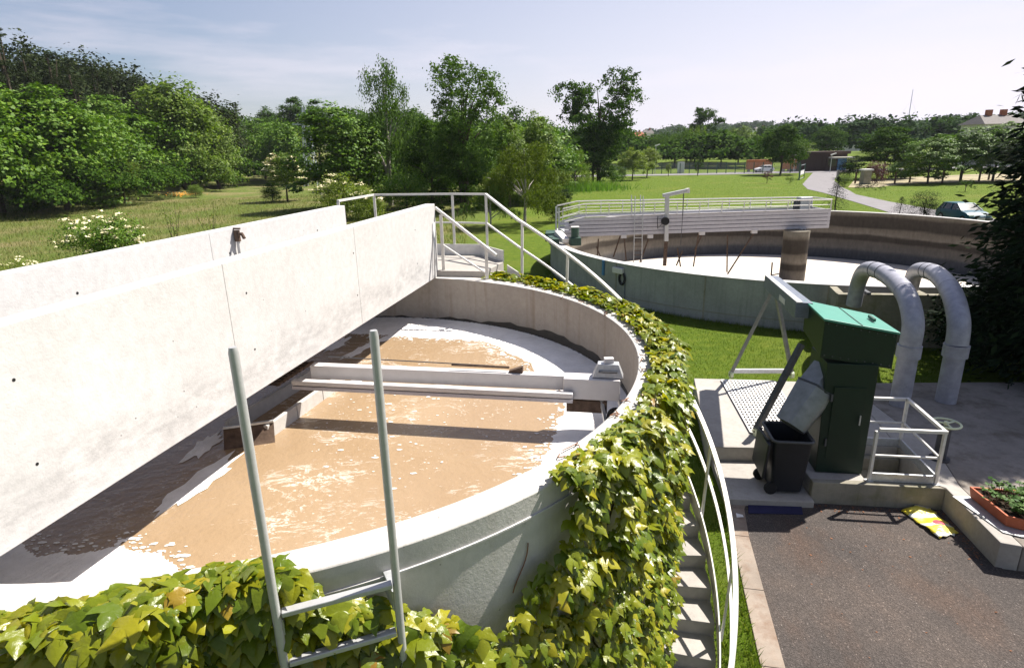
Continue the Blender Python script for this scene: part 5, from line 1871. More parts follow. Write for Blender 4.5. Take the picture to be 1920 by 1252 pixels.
def tree_mesh(kind, H, W, rng, dens=1.0, low=0.36):
    """leaf quads and limb skeleton of one tree standing at the origin"""
    if kind in ('maple', 'round', 'dark', 'light', 'fluffy'):
        lobes = []
        nl = 8 if kind != 'light' else 10
        for i in range(nl):
            a = i * 2.4 + rng.random()
            t = (i + 0.6 * rng.random()) / nl
            rr = W * 0.66 * math.sqrt(max(0, 1 - t ** 1.7)) * (0.75 + 0.35 * rng.random())
            z = H * (low + (0.82 - low) * t)
            lobes.append((rr * math.cos(a), rr * math.sin(a), z, W * (0.42 + 0.14 * rng.random()), W * (0.42 + 0.14 * rng.random()), H * (0.15 + 0.05 * rng.random())))
        lobes.append((0, 0, H * 0.58, W * 0.72, W * 0.72, H * 0.30))
        lobes.append((0.1 * W * rng.normal(), 0, H * 0.82, W * 0.38, W * 0.38, H * 0.17))
        flat = {'maple': 0.30, 'round': 0.55, 'dark': 0.45, 'light': 0.6, 'fluffy': 0.7}[kind]
        P, O, C = crown_pts(rng, lobes, int(150 * dens), 78, flat, 0.40, 0.62)
        upb = 0.9 if kind == 'maple' else 0.55
        N = 0.5 * O + np.array([0, 0, upb]) + 0.36 * rng.normal(size=P.shape)
        S = 0.044 * W ** 0.5 * H ** 0.5 * (0.6 + 0.7 * rng.random(len(P)))
        return P, N, S, C, 0.7, None
    if kind in ('airy', 'twin'):
        # tall open crown of separate leafy clouds round a forked trunk
        lobes = []
        W = W * 1.12
        for i in range(0 if kind == 'airy' else 22):
            # two rounded heads on one bole
            s_ = 1 if i % 2 else -1
            t = i / 21
            if t < 0.35:
                lobes.append((W * 0.25 * rng.normal(), W * 0.25 * rng.normal(), H * (0.2 + 0.9 * t), W * 0.42, W * 0.42, H * 0.09))
            else:
                q = (t - 0.35) / 0.65
                lobes.append((W * (s_ * (0.38 + 0.10 * q) + 0.12 * rng.normal()), W * 0.2 * rng.normal(), H * (0.52 + (0.37 if s_ < 0 else 0.39) * q), W * 0.40, W * 0.40, H * 0.085))
        for i in range(15 if kind == 'airy' else 0):
            a = i * 2.4 + 0.6 * rng.random()
            t = 0.28 + 0.68 * (i / 14)
            rr = W * (0.45 if t < 0.5 else 0.72 if t < 0.85 else 0.45) * (0.5 + 0.6 * rng.random())
            s = W * (0.24 + 0.14 * rng.random())
            lobes.append((rr * math.cos(a), rr * math.sin(a), H * t * 0.98, s * 1.2, s * 1.2, s * 0.95))
        P, O, C = crown_pts(rng, lobes, int(200 * dens), 46, 0.7, 0.42, 0.35)
        N = 0.4 * O + np.array([0, 0, 0.35]) + 0.6 * rng.normal(size=P.shape)
        S = 0.033 * W ** 0.5 * H ** 0.5 * (0.6 + 0.7 * rng.random(len(P)))
        return P, N, S, C, 0.6, None
    if kind in ('birch', 'willow'):
        lobes = []
        W = W * 1.6
        for i in range(11):
            a = i * 2.4 + rng.random()
            t = i / 10
            rr = W * (0.50 * (1 - t) + 0.20) * (0.7 + 0.5 * rng.random())
            s = W * (0.40 - 0.16 * t)
            lobes.append((rr * math.cos(a), rr * math.sin(a), H * (0.30 + 0.64 * t), s, s, H * 0.10))
        P, O, C = crown_pts(rng, lobes, int(260 * dens), 40, 1.0, 0.30, 0.5)
        # hanging strands
        k = rng.random((len(P), 1))
        P[:, 2:3] -= k * H * (0.10 if kind == 'birch' else 0.16) * (0.3 + rng.random((len(P), 1)))
        P[:, 2] = np.maximum(P[:, 2], H * 0.06)
        N = O * [1, 1, 0.2] + 0.5 * rng.normal(size=P.shape)
        S = 0.031 * W ** 0.5 * H ** 0.5 * (0.6 + 0.7 * rng.random(len(P)))
        up = np.tile([0, 0, -1.0], (len(P), 1))
        return P, N, S, C, 0.42, up
    if kind == 'pine':
        lobes = []
        for i in range(9):
            a = i * 2.4 + rng.random()
            t = i / 8
            rr = W * (0.6 - 0.45 * t) * rng.random() ** 0.5
            lobes.append((rr * math.cos(a), rr * math.sin(a), H * (0.42 + 0.54 * t), W * (0.46 - 0.24 * t), W * (0.46 - 0.24 * t), H * 0.05))
        P, O, C = crown_pts(rng, lobes, int(150 * dens), 46, 0.45, 0.5, 0.3)
        N = 0.3 * O + np.array([0, 0, 0.5]) + 0.7 * rng.normal(size=P.shape)
        S = 0.034 * W ** 0.5 * H ** 0.5 * (0.6 + 0.7 * rng.random(len(P)))
        return P, N, S, C, 0.35, None
    if kind == 'conifer':
        P, O, C = [], [], []
        nb = int(170 * dens)
        per = 60 if dens > 2 else 34
        for i in range(nb):
            t = (i + rng.random()) / nb
            z = H * (0.03 + 0.96 * t)
            ln = W * (1 - t) ** (0.32 if dens > 5 else 0.85) * (0.75 + 0.35 * rng.random()) + 0.06
            a = i * 2.4 + 0.4 * rng.random()
            for q in range(per):
                u = rng.random() ** 0.6
                sp = 0.16 * ln * (1 - 0.4 * u)
                x = u * ln
                P.append((x * math.cos(a) + sp * rng.normal(), x * math.sin(a) + sp * rng.normal(), z - 0.22 * x * u + 0.10 * ln * u ** 3 + 0.05 * ln * rng.normal()))
                O.append((math.cos(a), math.sin(a), 0.0))
            C.append((0.6 * ln * math.cos(a), 0.6 * ln * math.sin(a), z))
        P, O, C = np.array(P), np.array(O), np.array(C)
        N = 0.25 * O + np.array([0, 0, 0.7]) + 0.5 * rng.normal(size=P.shape)
        S = 0.038 * W ** 0.5 * H ** 0.5 * (0.6 + 0.7 * rng.random(len(P)))
        return P, N, S, C, 0.4, O + np.array([0, 0, -0.3])
    # bush: crown down to the ground
    lobes = [(0, 0, H * 0.45, W * 0.75, W * 0.75, H * 0.42)]
    for i in range(7):
        a = i * 2.4 + rng.random()
        rr = W * 0.5 * (0.6 + 0.5 * rng.random())
        lobes.append((rr * math.cos(a), rr * math.sin(a), H * (0.25 + 0.45 * rng.random()), W * 0.42, W * 0.42, H * 0.27))
    P, O, C = crown_pts(rng, lobes, int(140 * dens), 48, 0.6, 0.5, 0.6)
    P[:, 2] = np.abs(P[:, 2])
    N = 0.55 * O + np.array([0, 0, 0.5]) + 0.5 * rng.normal(size=P.shape)
    S = 0.046 * W ** 0.5 * H ** 0.5 * (0.6 + 0.7 * rng.random(len(P)))
    return P, N, S, C, 0.7, None


def make_tree(name, label, cat, kind, mat, base, H, W, seed, dens=1.0, lean=0.0, low=0.36, group=None, bark='bark', flowers=None, size=1.0, trunk=True):
    rng = np.random.default_rng(seed)
    P, N, S, C, asp, up = tree_mesh(kind, H, W, rng, dens, low)
    S = S * size
    N = N / (np.linalg.norm(N, axis=1, keepdims=True) + 1e-9)
    P[:, 0] += lean * P[:, 2] / H * W
    base = Vector(base)
    t = thing(name, base, label, cat, group)
    o = bulk('crown', quads(P, N, S, rng, asp, up) + np.array(base), 4, M[mat], t)
    if trunk:
        mb = MB()
        r0 = max(0.04, 0.022 * H) if kind != 'bush' else 0.02 * H
        topz = H * (0.72 if kind not in ('conifer', 'pine', 'birch') else 0.95)
        pts = [base + Vector((lean * W * s * topz / H + 0.02 * W * math.sin(s * 5 + seed), 0.02 * W * math.cos(s * 4 + seed), topz * s)) for s in np.linspace(0, 1, 7)]
        pts[0] = pts[0] - Vector((0, 0, 0.15))
        mb.tube(pts, [r0 * (1 - 0.8 * s) for s in np.linspace(0, 1, 7)], 7)
        if kind not in ('conifer',):
            for ci in rng.choice(len(C), min(len(C), 14 if kind == 'airy' else 9), replace=False):
                c = C[ci]
                zs = min(topz * 0.8, max(H * 0.16, c[2] * 0.55))
                s = zs / topz
                a = base + Vector((lean * W * zs / H, 0, zs))
                b = base + Vector((c[0] + lean * c[2] / H * W, c[1], c[2]))
                mdl = a.lerp(b, 0.5) + Vector((0, 0, 0.06 * H))
                mb.tube([a, mdl, b], [r0 * 0.45, r0 * 0.25, r0 * 0.08], 5)
        mb.build('trunk', M[bark], t, fix=False)
    if flowers:
        n, fm, fs = flowers
        rr = rng
        sel = []
        top = P[:, 2] > H * 0.25
        out = (np.hypot(P[:, 0], P[:, 1]) / W + (P[:, 2] / H) ** 2 * 0.8)
        cand = np.argsort(-(out + 0.35 * rr.random(len(P))) * top)[: len(P) // 3]
        sel = rr.choice(cand, n, replace=False)
        Q = np.repeat(P[sel], 9, 0) + rr.normal(size=(n * 9, 3)) * [fs * .5, fs * .5, fs * 0.12] + [0, 0, fs * 0.5]
        NN = np.array([0, 0, 1.0]) + 0.4 * rr.normal(size=Q.shape)
        NN /= np.linalg.norm(NN, axis=1, keepdims=True)
        o = bulk('blossom', quads(Q, NN, np.full(len(Q), fs * 0.75), rr, 0.9) + np.array(base), 4, M[fm], t)
        o['kind'] = 'stuff'
    return t


def spot(px, py_base, py_top, hw, dist=None):
    """base point, height and half width in metres from what the photo shows"""
    if dist is None:
        b = at(px, py_base, 0)
    else:
        b = atd(px, 300, dist)
    b = Vector((b[0], b[1], hill(b[0], b[1])))
    d = math.hypot(b[0], b[1])
    top = atd(px, py_top, d)
    slant = math.sqrt(d * d + (CAM_Z - b[2]) ** 2)
    # depth along the view axis
    dep = b[0] * FWD[0] + b[1] * FWD[1] + (b[2] - CAM_Z) * FWD[2]
    return b, max(0.4, top[2] - b[2]), hw * dep / F_PX


TREES = [
    # name, label, category, shape, leaf, px, base y, top y, half width px, distance, extra
    ('maple_tree', 'tall bright green maple at the left edge of the wood, cut off by the frame', 'tree', 'maple', 'leaf_maple', 5, 400, 108, 95, None, dict(low=0.16, dens=1.5)),
    ('maple_tree', 'broad maple with layered shelves of leaves behind the first white flowered elder', 'tree', 'maple', 'leaf_maple', 125, 395, 150, 95, None, dict(low=0.16, dens=1.5)),
    ('maple_tree', 'maple standing behind the grey green sallow bush at the meadow edge', 'tree', 'maple', 'leaf_maple', 240, 372, 172, 80, None, dict(low=0.16, dens=1.3)),
    ('lime_tree', 'large pale fluffy tree on the skyline right of the dark pines', 'tree', 'fluffy', 'leaf_light', 350, 362, 146, 80, None, dict(low=0.16, dens=1.5)),
    ('lime_tree', 'pale green tree spilling down to the meadow, right of the weeping birch', 'tree', 'fluffy', 'leaf_light', 412, 354, 200, 52, None, dict(low=0.16)),
    ('maple_tree', 'round topped maple left of the pylon', 'tree', 'maple', 'leaf_maple', 500, 338, 215, 52, None, dict(low=0.16)),
    ('lime_tree', 'low yellow green tree just below the pylon', 'tree', 'round', 'leaf_yellow', 560, 338, 240, 38, None, dict(low=0.16)),
    ('oak_tree', 'dark oak rising above the wood behind the pylon', 'tree', 'round', 'leaf_dark', 562, 0, 180, 38, 190, {}),
    ('oak_tree', 'dark tree on the skyline between the pylon and the big dark maple', 'tree', 'dark', 'leaf_dark', 600, 0, 192, 36, 185, {}),
    ('oak_tree', 'dim dark tree on the skyline left of the pylon', 'tree', 'dark', 'leaf_dark', 515, 0, 198, 34, 200, {}),
    ('pine_tree', 'tall ragged leaning pine, highest on the left skyline', 'tree', 'pine', 'leaf_pine', 55, 0, 48, 42, 96, dict(lean=-0.25, dens=1.1)),
    ('pine_tree', 'ragged pine at the left frame edge above the maples', 'tree', 'pine', 'leaf_pine', 12, 0, 66, 50, 92, dict(dens=1.2)),
    ('pine_tree', 'broad dark pine just right of the tallest leaning pine', 'tree', 'pine', 'leaf_pine', 88, 0, 84, 46, 100, dict(dens=1.1)),
    ('pine_tree', 'narrow topped pine standing in front of the thin cloud streak', 'tree', 'pine', 'leaf_pine', 132, 0, 98, 44, 102, dict(dens=1.1)),
    ('pine_tree', 'pine with a bent top halfway down the left skyline', 'tree', 'pine', 'leaf_pine', 172, 0, 110, 40, 106, dict(lean=-0.2, dens=1.1)),
    ('pine_tree', 'low dark pine beside the pine with the bent top', 'tree', 'pine', 'leaf_pine', 205, 0, 130, 40, 108, dict(dens=1.1)),
    ('pine_tree', 'dark pine touching the pale trees on the skyline', 'tree', 'pine', 'leaf_pine', 236, 0, 134, 36, 112, dict(dens=1.1)),
    ('pine_tree', 'last dark pine before the pale fluffy tree', 'tree', 'pine', 'leaf_pine', 276, 0, 146, 38, 112, dict(dens=1.1)),
    ('pine_tree', 'small pine on the skyline left of the round topped maple', 'tree', 'pine', 'leaf_pine', 455, 0, 194, 26, 170, {}),
    ('sallow_bush', 'grey green sallow bush at the foot of the left wood', 'bush', 'bush', 'leaf_olive', 235, 382, 284, 42, None, dict(size=0.6, dens=1.6)),
    ('sallow_bush', 'dark low bush in the shade at the left frame edge', 'bush', 'bush', 'leaf_dark', 40, 398, 325, 55, None, dict(size=0.8)),
    ('weeping_birch', 'dark weeping birch in front of the pale fluffy tree', 'tree', 'birch', 'leaf_dark', 345, 358, 240, 36, None, dict(dens=0.9)),
    ('meadow_shrub', 'small round shrub on the meadow beside the orange flowers', 'shrub', 'bush', 'leaf_light', 368, 372, 344, 17, None, {}),
    ('meadow_shrub', 'tiny shrub at the back of the meadow below the pale trees', 'shrub', 'bush', 'leaf_maple', 415, 350, 336, 12, None, {}),
    ('elder_tree', 'cream flowered elder left of the big dark maple', 'tree', 'round', 'leaf_light', 540, 378, 285, 36, None, dict(flowers=(70, 'flower_cream', 0.42))),
    ('green_shrub', 'small green shrub under the cream flowered elder', 'shrub', 'bush', 'leaf_dark', 512, 378, 338, 22, None, {}),
    ('maple_tree', 'big dark maple with a shaded hollow side behind the landing', 'tree', 'maple', 'leaf_maple', 652, 392, 184, 98, None, dict(low=0.04, dens=1.8)),
    ('elder_bush', 'yellow green elder bush with cream flower heads behind the landing railing', 'bush', 'bush', 'leaf_yellow', 648, 412, 316, 62, None, dict(flowers=(36, 'flower_cream', 0.28))),
    ('elder_bush', 'dull elder bush in flower directly behind the bridge parapet end', 'bush', 'bush', 'leaf_yellow', 690, 420, 345, 36, None, dict(flowers=(16, 'flower_cream', 0.25))),
    ('maple_bush', 'low bright maple bush right of the flowering elders', 'bush', 'bush', 'leaf_maple', 765, 400, 318, 48, None, {}),
    ('weeping_birch', 'tall weeping birch standing clear against the sky', 'tree', 'birch', 'leaf_willow', 735, 386, 120, 56, None, dict(dens=1.5, bark='birch_bark')),
    ('alder_tree', 'mid green alder between the weeping birch and the tall ash', 'tree', 'round', 'leaf_dark', 812, 388, 215, 50, None, dict(low=0.04, dens=1.2)),
    ('ash_tree', 'tall ash with an open crown and a visible dark trunk', 'tree', 'airy', 'leaf_willow', 875, 396, 116, 76, None, dict(dens=1.7)),
    ('hazel_thicket', 'dark leafy thicket around the foot of the tall ash', 'thicket', 'dark', 'leaf_dark', 865, 396, 232, 52, None, dict(low=0.04)),
    ('aspen_tree', 'pale green tree leaning out to the right of the tall ash', 'tree', 'fluffy', 'leaf_light', 955, 388, 212, 46, None, dict(low=0.16)),
    ('aspen_tree', 'bright green aspen with a pointed top right of the tall ash', 'tree', 'round', 'leaf_light', 1005, 382, 206, 46, None, dict(low=0.16, dens=1.2)),
    ('aspen_tree', 'lower green tree sloping down towards the lawn', 'tree', 'maple', 'leaf_maple', 1038, 372, 258, 42, None, dict(low=0.16)),
    ('silver_birch', 'young olive birch in front of the copse beside the stair', 'tree', 'birch', 'leaf_olive', 985, 424, 270, 66, None, dict(dens=2.3, bark='birch_bark')),
    ('silver_birch', 'small dark birch behind the stair railing', 'tree', 'birch', 'leaf_willow', 920, 428, 345, 40, None, dict(bark='birch_bark')),
    ('yew_bush', 'dark yew bush at the right foot of the copse', 'bush', 'bush', 'leaf_conifer', 1048, 416, 346, 28, None, dict(size=0.7)),
    ('weeping_willow', 'small pale weeping willow beside the twin crowned tree', 'tree', 'willow', 'leaf_light', 1078, 358, 280, 24, None, {}),
    ('poplar_tree', 'tall twin crowned poplar thick with ivy', 'tree', 'twin', 'leaf_dark', 1122, 346, 130, 74, None, dict(dens=1.9)),
    ('ivy_thicket', 'dark ivy thicket and suckers round the trunk of the twin crowned poplar', 'thicket', 'dark', 'leaf_dark', 1112, 347, 215, 48, None, dict(low=0.04, dens=1.1)),
    ('lawn_tree', 'round yellow green lawn tree, the wider of the pair near the poplar', 'tree', 'round', 'leaf_yellow', 1186, 338, 276, 30, None, {}),
    ('lawn_tree', 'round yellow green lawn tree, the slimmer of the pair, nearer the fence', 'tree', 'round', 'leaf_yellow', 1213, 333, 275, 24, None, {}),
    ('lawn_shrub', 'pale green shrub at the poplar foot, left of its darker twin', 'shrub', 'bush', 'leaf_light', 1149, 343, 310, 11, None, {}),
    ('lawn_shrub', 'darker upright shrub between the poplar and the pair of lawn trees', 'shrub', 'bush', 'leaf_maple', 1166, 340, 306, 10, None, {}),
    ('sapling', 'thin sapling with a leafy top in front of the white cabinet', 'sapling', 'round', 'leaf_yellow', 1253, 331, 302, 7, None, dict(dens=0.3)),
    ('sapling', 'thin dark sapling in the middle of the far lawn edge', 'sapling', 'round', 'leaf_dark', 1308, 330, 290, 9, None, dict(dens=0.3)),
    ('red_shrub', 'small red leaved tree on the lawn near the gate', 'shrub', 'round', 'leaf_purple', 1438, 344, 319, 10, None, dict(dens=0.3)),
    ('lawn_shrub', 'small round green shrub on the lawn beside the road', 'shrub', 'bush', 'leaf_light', 1481, 344, 328, 9, None, dict(dens=0.5)),
    ('apple_tree', 'dark spreading tree with a bare trunk beside the gate', 'tree', 'round', 'leaf_dark', 1463, 328, 232, 44, None, dict(dens=1.3)),
    ('willow_tree', 'rounded grey green willow behind the mesh fence', 'tree', 'willow', 'leaf_willow', 1265, 0, 240, 40, 165, dict(dens=1.2)),
    ('willow_tree', 'pale willow with drooping sides right of the grey green one', 'tree', 'willow', 'leaf_light', 1302, 0, 236, 32, 170, {}),
    ('lombardy_poplar', 'tall narrow dark poplar behind the pale willow', 'tree', 'airy', 'leaf_dark', 1318, 0, 203, 30, 200, dict(dens=1.6, size=1.3)),
    ('lime_tree', 'broad pale crowned tree behind the fence, halfway to the gate', 'tree', 'fluffy', 'leaf_light', 1385, 0, 236, 42, 190, {}),
    ('oak_tree', 'dark tree under the broad pale crown behind the fence', 'tree', 'dark', 'leaf_dark', 1408, 0, 252, 24, 160, {}),
    ('oak_tree', 'mid green tree behind the fence right of the narrow poplar', 'tree', 'dark', 'leaf_dark', 1352, 0, 248, 28, 165, {}),
    ('oak_tree', 'green bushy tree between the twin crowned poplar and the willow', 'tree', 'dark', 'leaf_dark', 1230, 0, 250, 30, 180, {}),
    ('oak_tree', 'round tree behind the brown shed', 'tree', 'round', 'leaf_dark', 1545, 0, 232, 36, 175, {}),
    ('oak_tree', 'green tree left of the brown shed behind the dark spreading tree', 'tree', 'round', 'leaf_light', 1500, 0, 262, 30, 165, {}),
    ('hedge_bush', 'yellow green bushes rising behind the brown shed', 'hedge', 'bush', 'leaf_yellow', 1555, 0, 278, 40, 150, {}),
    ('chestnut_tree', 'large dark round tree right of the road', 'tree', 'maple', 'leaf_dark', 1655, 336, 232, 56, None, dict(low=0.16, dens=1.5)),
    ('yew_bush', 'black rounded bush beside the road below the large dark tree', 'bush', 'bush', 'leaf_conifer', 1592, 334, 293, 26, None, dict(low=0.16)),
    ('purple_shrub', 'purple leaved shrub beside the stone gate pillar', 'shrub', 'bush', 'leaf_purple', 1642, 344, 300, 22, None, {}),
    ('cherry_tree', 'light green tree between the large dark tree and the fence posts', 'tree', 'round', 'leaf_light', 1696, 335, 268, 22, None, dict(low=0.22, dens=1.4)),
    ('cherry_tree', 'dark leafy orchard tree with two trunks by the fence, nearest the stone pillar', 'tree', 'maple', 'leaf_maple', 1738, 345, 248, 56, None, dict(low=0.22, dens=1.4)),
    ('cherry_tree', 'tall orchard tree behind the fence left of the conifer', 'tree', 'maple', 'leaf_maple', 1800, 342, 236, 61, None, dict(low=0.22, dens=1.4)),
    ('cherry_tree', 'orchard tree half hidden behind the big conifer', 'tree', 'maple', 'leaf_maple', 1862, 340, 228, 64, None, dict(low=0.22, dens=1.4)),
    ('cherry_tree', 'orchard tree behind the conifer at the right frame edge', 'tree', 'maple', 'leaf_dark', 1918, 340, 236, 56, None, dict(low=0.22, dens=1.4)),
    ('low_hedge', 'low dark ground cover hedge by the stone pillar', 'hedge', 'bush', 'leaf_conifer', 1632, 357, 344, 36, None, dict(trunk=False, size=0.6)),
    ('lawn_shrub', 'round yellow green shrub at the road bend', 'shrub', 'bush', 'leaf_light', 1583, 350, 326, 14, None, {}),
    ('dwarf_pine', 'pointed dark conifer shrub behind the end of the scraper bridge', 'shrub', 'conifer', 'leaf_conifer', 1564, 402, 330, 30, None, dict(dens=0.8)),
    ('dwarf_pine', 'wide dark dwarf pine left of the teal car', 'shrub', 'bush', 'leaf_conifer', 1730, 416, 350, 30, None, dict(size=0.6, dens=1.3)),
    ('dwarf_pine', 'lower spiky dwarf pine at the left of the wide one', 'shrub', 'conifer', 'leaf_conifer', 1685, 412, 368, 26, None, dict(dens=0.6)),
    ('elder_bush', 'elder bush covered in cream flower heads behind the rear parapet', 'bush', 'bush', 'leaf_maple', 205, 505, 392, 86, None, dict(flowers=(75, 'flower_cream', 0.22), dens=2.0, size=0.75)),
    ('elder_bush', 'low flowering elder at the left frame edge behind the rear parapet', 'bush', 'bush', 'leaf_yellow', 30, 540, 476, 46, None, dict(flowers=(14, 'flower_cream', 0.16), size=0.7)),
]
for i, (nm, lab, cat, shp, lf, px, yb, yt, hw, dist, ex) in enumerate(TREES):
    b, H, W = spot(px, yb, yt, hw, dist)
    make_tree(nm, lab, cat, shp, lf, b, H, W, 100 + i, **ex)

# the big conifer on the right that shades the pavement
make_tree('dark_conifer', 'huge black green conifer filling the right edge of the photo', 'tree', 'conifer', 'leaf_conifer', (12.9, 12.65, ZS - 0.02), 9.9, 2.6, 555, dens=9.0, size=1.15)
make_tree('dark_conifer', 'second dark conifer behind the big one by the inlet pipes', 'tree', 'conifer', 'leaf_conifer', (16.6, 15.8, 0), 11.0, 2.6, 556, dens=2.6, size=1.0)
make_tree('yew_bush', 'low black bush filling the gap between the second pipe and the conifers', 'bush', 'bush', 'leaf_conifer', (11.9, 14.4, 0), 2.2, 1.5, 557, dens=1.8)  # bush put in as a dark mass where the gap lies in shade

# wood on the hillside that reads as one mass, and the far ridge woods
rng = np.random.default_rng(42)


def wood(name, label, n, sampler, mat, cl, per, leaf, flat=0.6):
    Ps, Ns, Ss = [], [], []
    for i in range(n):
        x, y, h, w = sampler(rng)
        z = hill(x, y)
        m = cl
        d = rng.normal(size=(m, 3))
        d[:, 2] = np.abs(d[:, 2]) * 1.1
        d /= np.linalg.norm(d, axis=1, keepdims=True)
        C = np.array([x, y, z + h * 0.45]) + d * np.array([w, w, h * 0.55]) * (0.7 + 0.3 * rng.random((m, 1)))
        g = rng.normal(size=(m, per, 3)) * np.array([w, w, h * flat * 0.5]) * 0.16
        P = (C[:, None] + g).reshape(-1, 3)
        O = np.repeat(d, per, 0)
        Ps.append(P)
        Ns.append(0.6 * O + np.array([0, 0, 0.5]) + 0.5 * rng.normal(size=P.shape))
        Ss.append(leaf * (0.6 + 0.8 * rng.random(len(P))))
    P, N, S = np.concatenate(Ps), np.concatenate(Ns), np.concatenate(Ss)
    N /= np.linalg.norm(N, axis=1, keepdims=True)
    o = bulk(name, quads(P, N, S, rng, 0.8), 4, M[mat])
    return tag(o, label, 'wood', kind='stuff')


def polar(az, d):
    return d * math.sin(R(az)), d * math.cos(R(az))


def s_left(r):
    az = -46 + 22 * r.random()
    d = 116 + 50 * r.random()
    x, y = polar(az, d)
    return x, y, 12 + 4 * r.random(), 3.4 + 1.5 * r.random()


wood('hill_wood', 'dark mixed wood covering the left hillside behind the maples', 70, s_left, 'leaf_pine', 40, 44, 0.5)


def s_mid(r):
    az = -24 + 34 * r.random()
    d = 150 + 90 * r.random()
    x, y = polar(az, d)
    return x, y, 10 + 5 * r.random(), 4 + 2 * r.random()


wood('back_wood', 'dark wood closing the gaps between the trees in the middle distance', 70, s_mid, 'leaf_dark', 34, 36, 0.62)


EDGE_AZ = [-46, -40, -32, -28, -24, -21, -17.5, -11, -4, 0.7, 4.5]
EDGE_D = [62, 63, 77, 90, 116, 120, 110, 68, 64, 60, 62]


def s_edge(r):
    az = -46 + 27 * r.random() if r.random() < 0.66 else -14 + 18.5 * r.random()
    left = az < -18
    d = np.interp(az, EDGE_AZ, EDGE_D) + 8 + 20 * r.random()
    x, y = polar(az, d)
    return x, y, (8 if left else 5) + 4 * r.random(), 3.4 + r.random()


wood('edge_wood', 'leafy wood filling in behind the front row of trees on the left', 76, s_edge, 'leaf_maple', 40, 46, 0.40, 0.4)


def s_under(r):
    az = -40 + 42 * r.random()
    d = np.interp(az, EDGE_AZ, EDGE_D) + 2 + 7 * r.random()
    x, y = polar(az, d)
    return x, y, 3.0 + 2.5 * r.random(), 2.4


wood('undergrowth', 'dark undergrowth along the foot of the wood', 64, s_under, 'leaf_dark', 24, 36, 0.32)


def s_ridge(r):
    az = -18 + 66 * r.random()
    d = 520 + 520 * r.random()
    x, y = polar(az, d)
    return x, y, 9 + 7 * r.random(), 9 + 7 * r.random()


wood('ridge_wood', 'hazy woods and gardens covering the far ridge', 330, s_ridge, 'leaf_far', 22, 26, 2.3, 0.7)


def s_right(r):
    az = 14 + 34 * r.random()
    d = 200 + 180 * r.random()
    x, y = polar(az, d)
    return x, y, 7 + 5 * r.random(), 5 + 3 * r.random()


wood('valley_wood', 'belt of trees in the valley between the fence and the far ridge', 120, s_right, 'leaf_far', 24, 30, 1.05, 0.7)


def s_midright(r):
    az = 5 + 19 * r.random()
    d = 152 + 60 * r.random()
    x, y = polar(az, d)
    return x, y, 5 + 3.5 * r.random(), 4 + 2.5 * r.random()


wood('valley_wood', 'low belt of trees behind the mesh fence in the middle of the photo', 60, s_midright, 'leaf_dark', 26, 36, 0.8, 0.7)


# ------------------------------------------------------------------ grass tufts
def blades(name, label, pts, hgt, wid, mat, lean=0.5):
    n = len(pts)
    P = np.array(pts)
    a = rng.random(n) * 6.28
    h = hgt * (0.5 + 0.8 * rng.random(n))
    w = wid * (0.6 + 0.8 * rng.random(n))
    d = np.stack([np.cos(a), np.sin(a), np.zeros(n)], 1)
    ln = np.stack([lean * h * rng.normal(size=n) * 0.6, lean * h * rng.normal(size=n) * 0.6, h], 1)
    v = np.empty((n, 3, 3))
    v[:, 0] = P - d * w[:, None] / 2
    v[:, 1] = P + d * w[:, None] / 2
    v[:, 2] = P + ln
    o = bulk(name, v.reshape(-1, 3), 3, M[mat])
    return tag(o, label, 'grass', kind='stuff')


pts = []
slabs_poly = [(3.2, 8.2), (4.6, 8.0), (6.6, 7.9), (9, 6.4), (14, 7.5), (13.5, 12.2), (7.2, 12.45), (4.0, 12.9), (3.25, 9.5)]
yard_poly = [(3.62, 8.62)] + kerb_l[1:] + [(9, 2), (9, 8), (4, 9)]
while len(pts) < 30000:
    r = 4.0 + 18 * rng.random()
    az = 4 + 34 * rng.random()
    x, y = polar(az, r)
    if math.hypot(x - T1[0], y - T1[1]) < 4.62 or math.hypot(x - T2[0], y - T2[1]) < T2_RO + 0.02:
        continue
    if inside(slabs_poly, x, y) or inside(yard_poly, x, y):
        continue
    pts.append((x, y, 0.0))
blades('grass', 'short sunlit lawn grass between the tanks and along the kerb', pts, 0.055, 0.012, 'grass_blade')
pts = []
while len(pts) < 60000:
    az = -46 + 42 * rng.random()
    d = 18 + 70 * rng.random() ** 0.8
    x, y = polar(az, d)
    pts.append((x, y, hill(x, y)))
blades_extra = []
while len(blades_extra) < 9000:
    q = rng.random()
    if q < 0.5:
        p = pol(T2, T2_RO + 0.03 + abs(0.13 * rng.normal()), 150 + 130 * rng.random())
    elif q < 0.75:
        p = pol(T1, 4.76 + abs(0.12 * rng.normal()), -38 + 120 * rng.random())
    elif q < 0.88:
        t_ = rng.random()
        p = Vector((3.36 - 0.04 - abs(0.06 * rng.normal()) + 0.71 * t_, 9.5 + 3.25 * t_, 0))
    else:
        t_ = rng.random() * (len(kerb_l) - 1)
        i_ = min(int(t_), len(kerb_l) - 2)
        p = Vector((*kerb_l[i_], 0)).lerp(Vector((*kerb_l[i_ + 1], 0)), t_ - i_) + Vector((-0.02 - abs(0.05 * rng.normal()), 0, 0))
    blades_extra.append((p[0], p[1], 0.0))
blades('grass', 'longer uncut grass fringe at the foot of the walls and kerb', blades_extra, 0.12, 0.014, 'grass_blade', 0.7)
lit = []
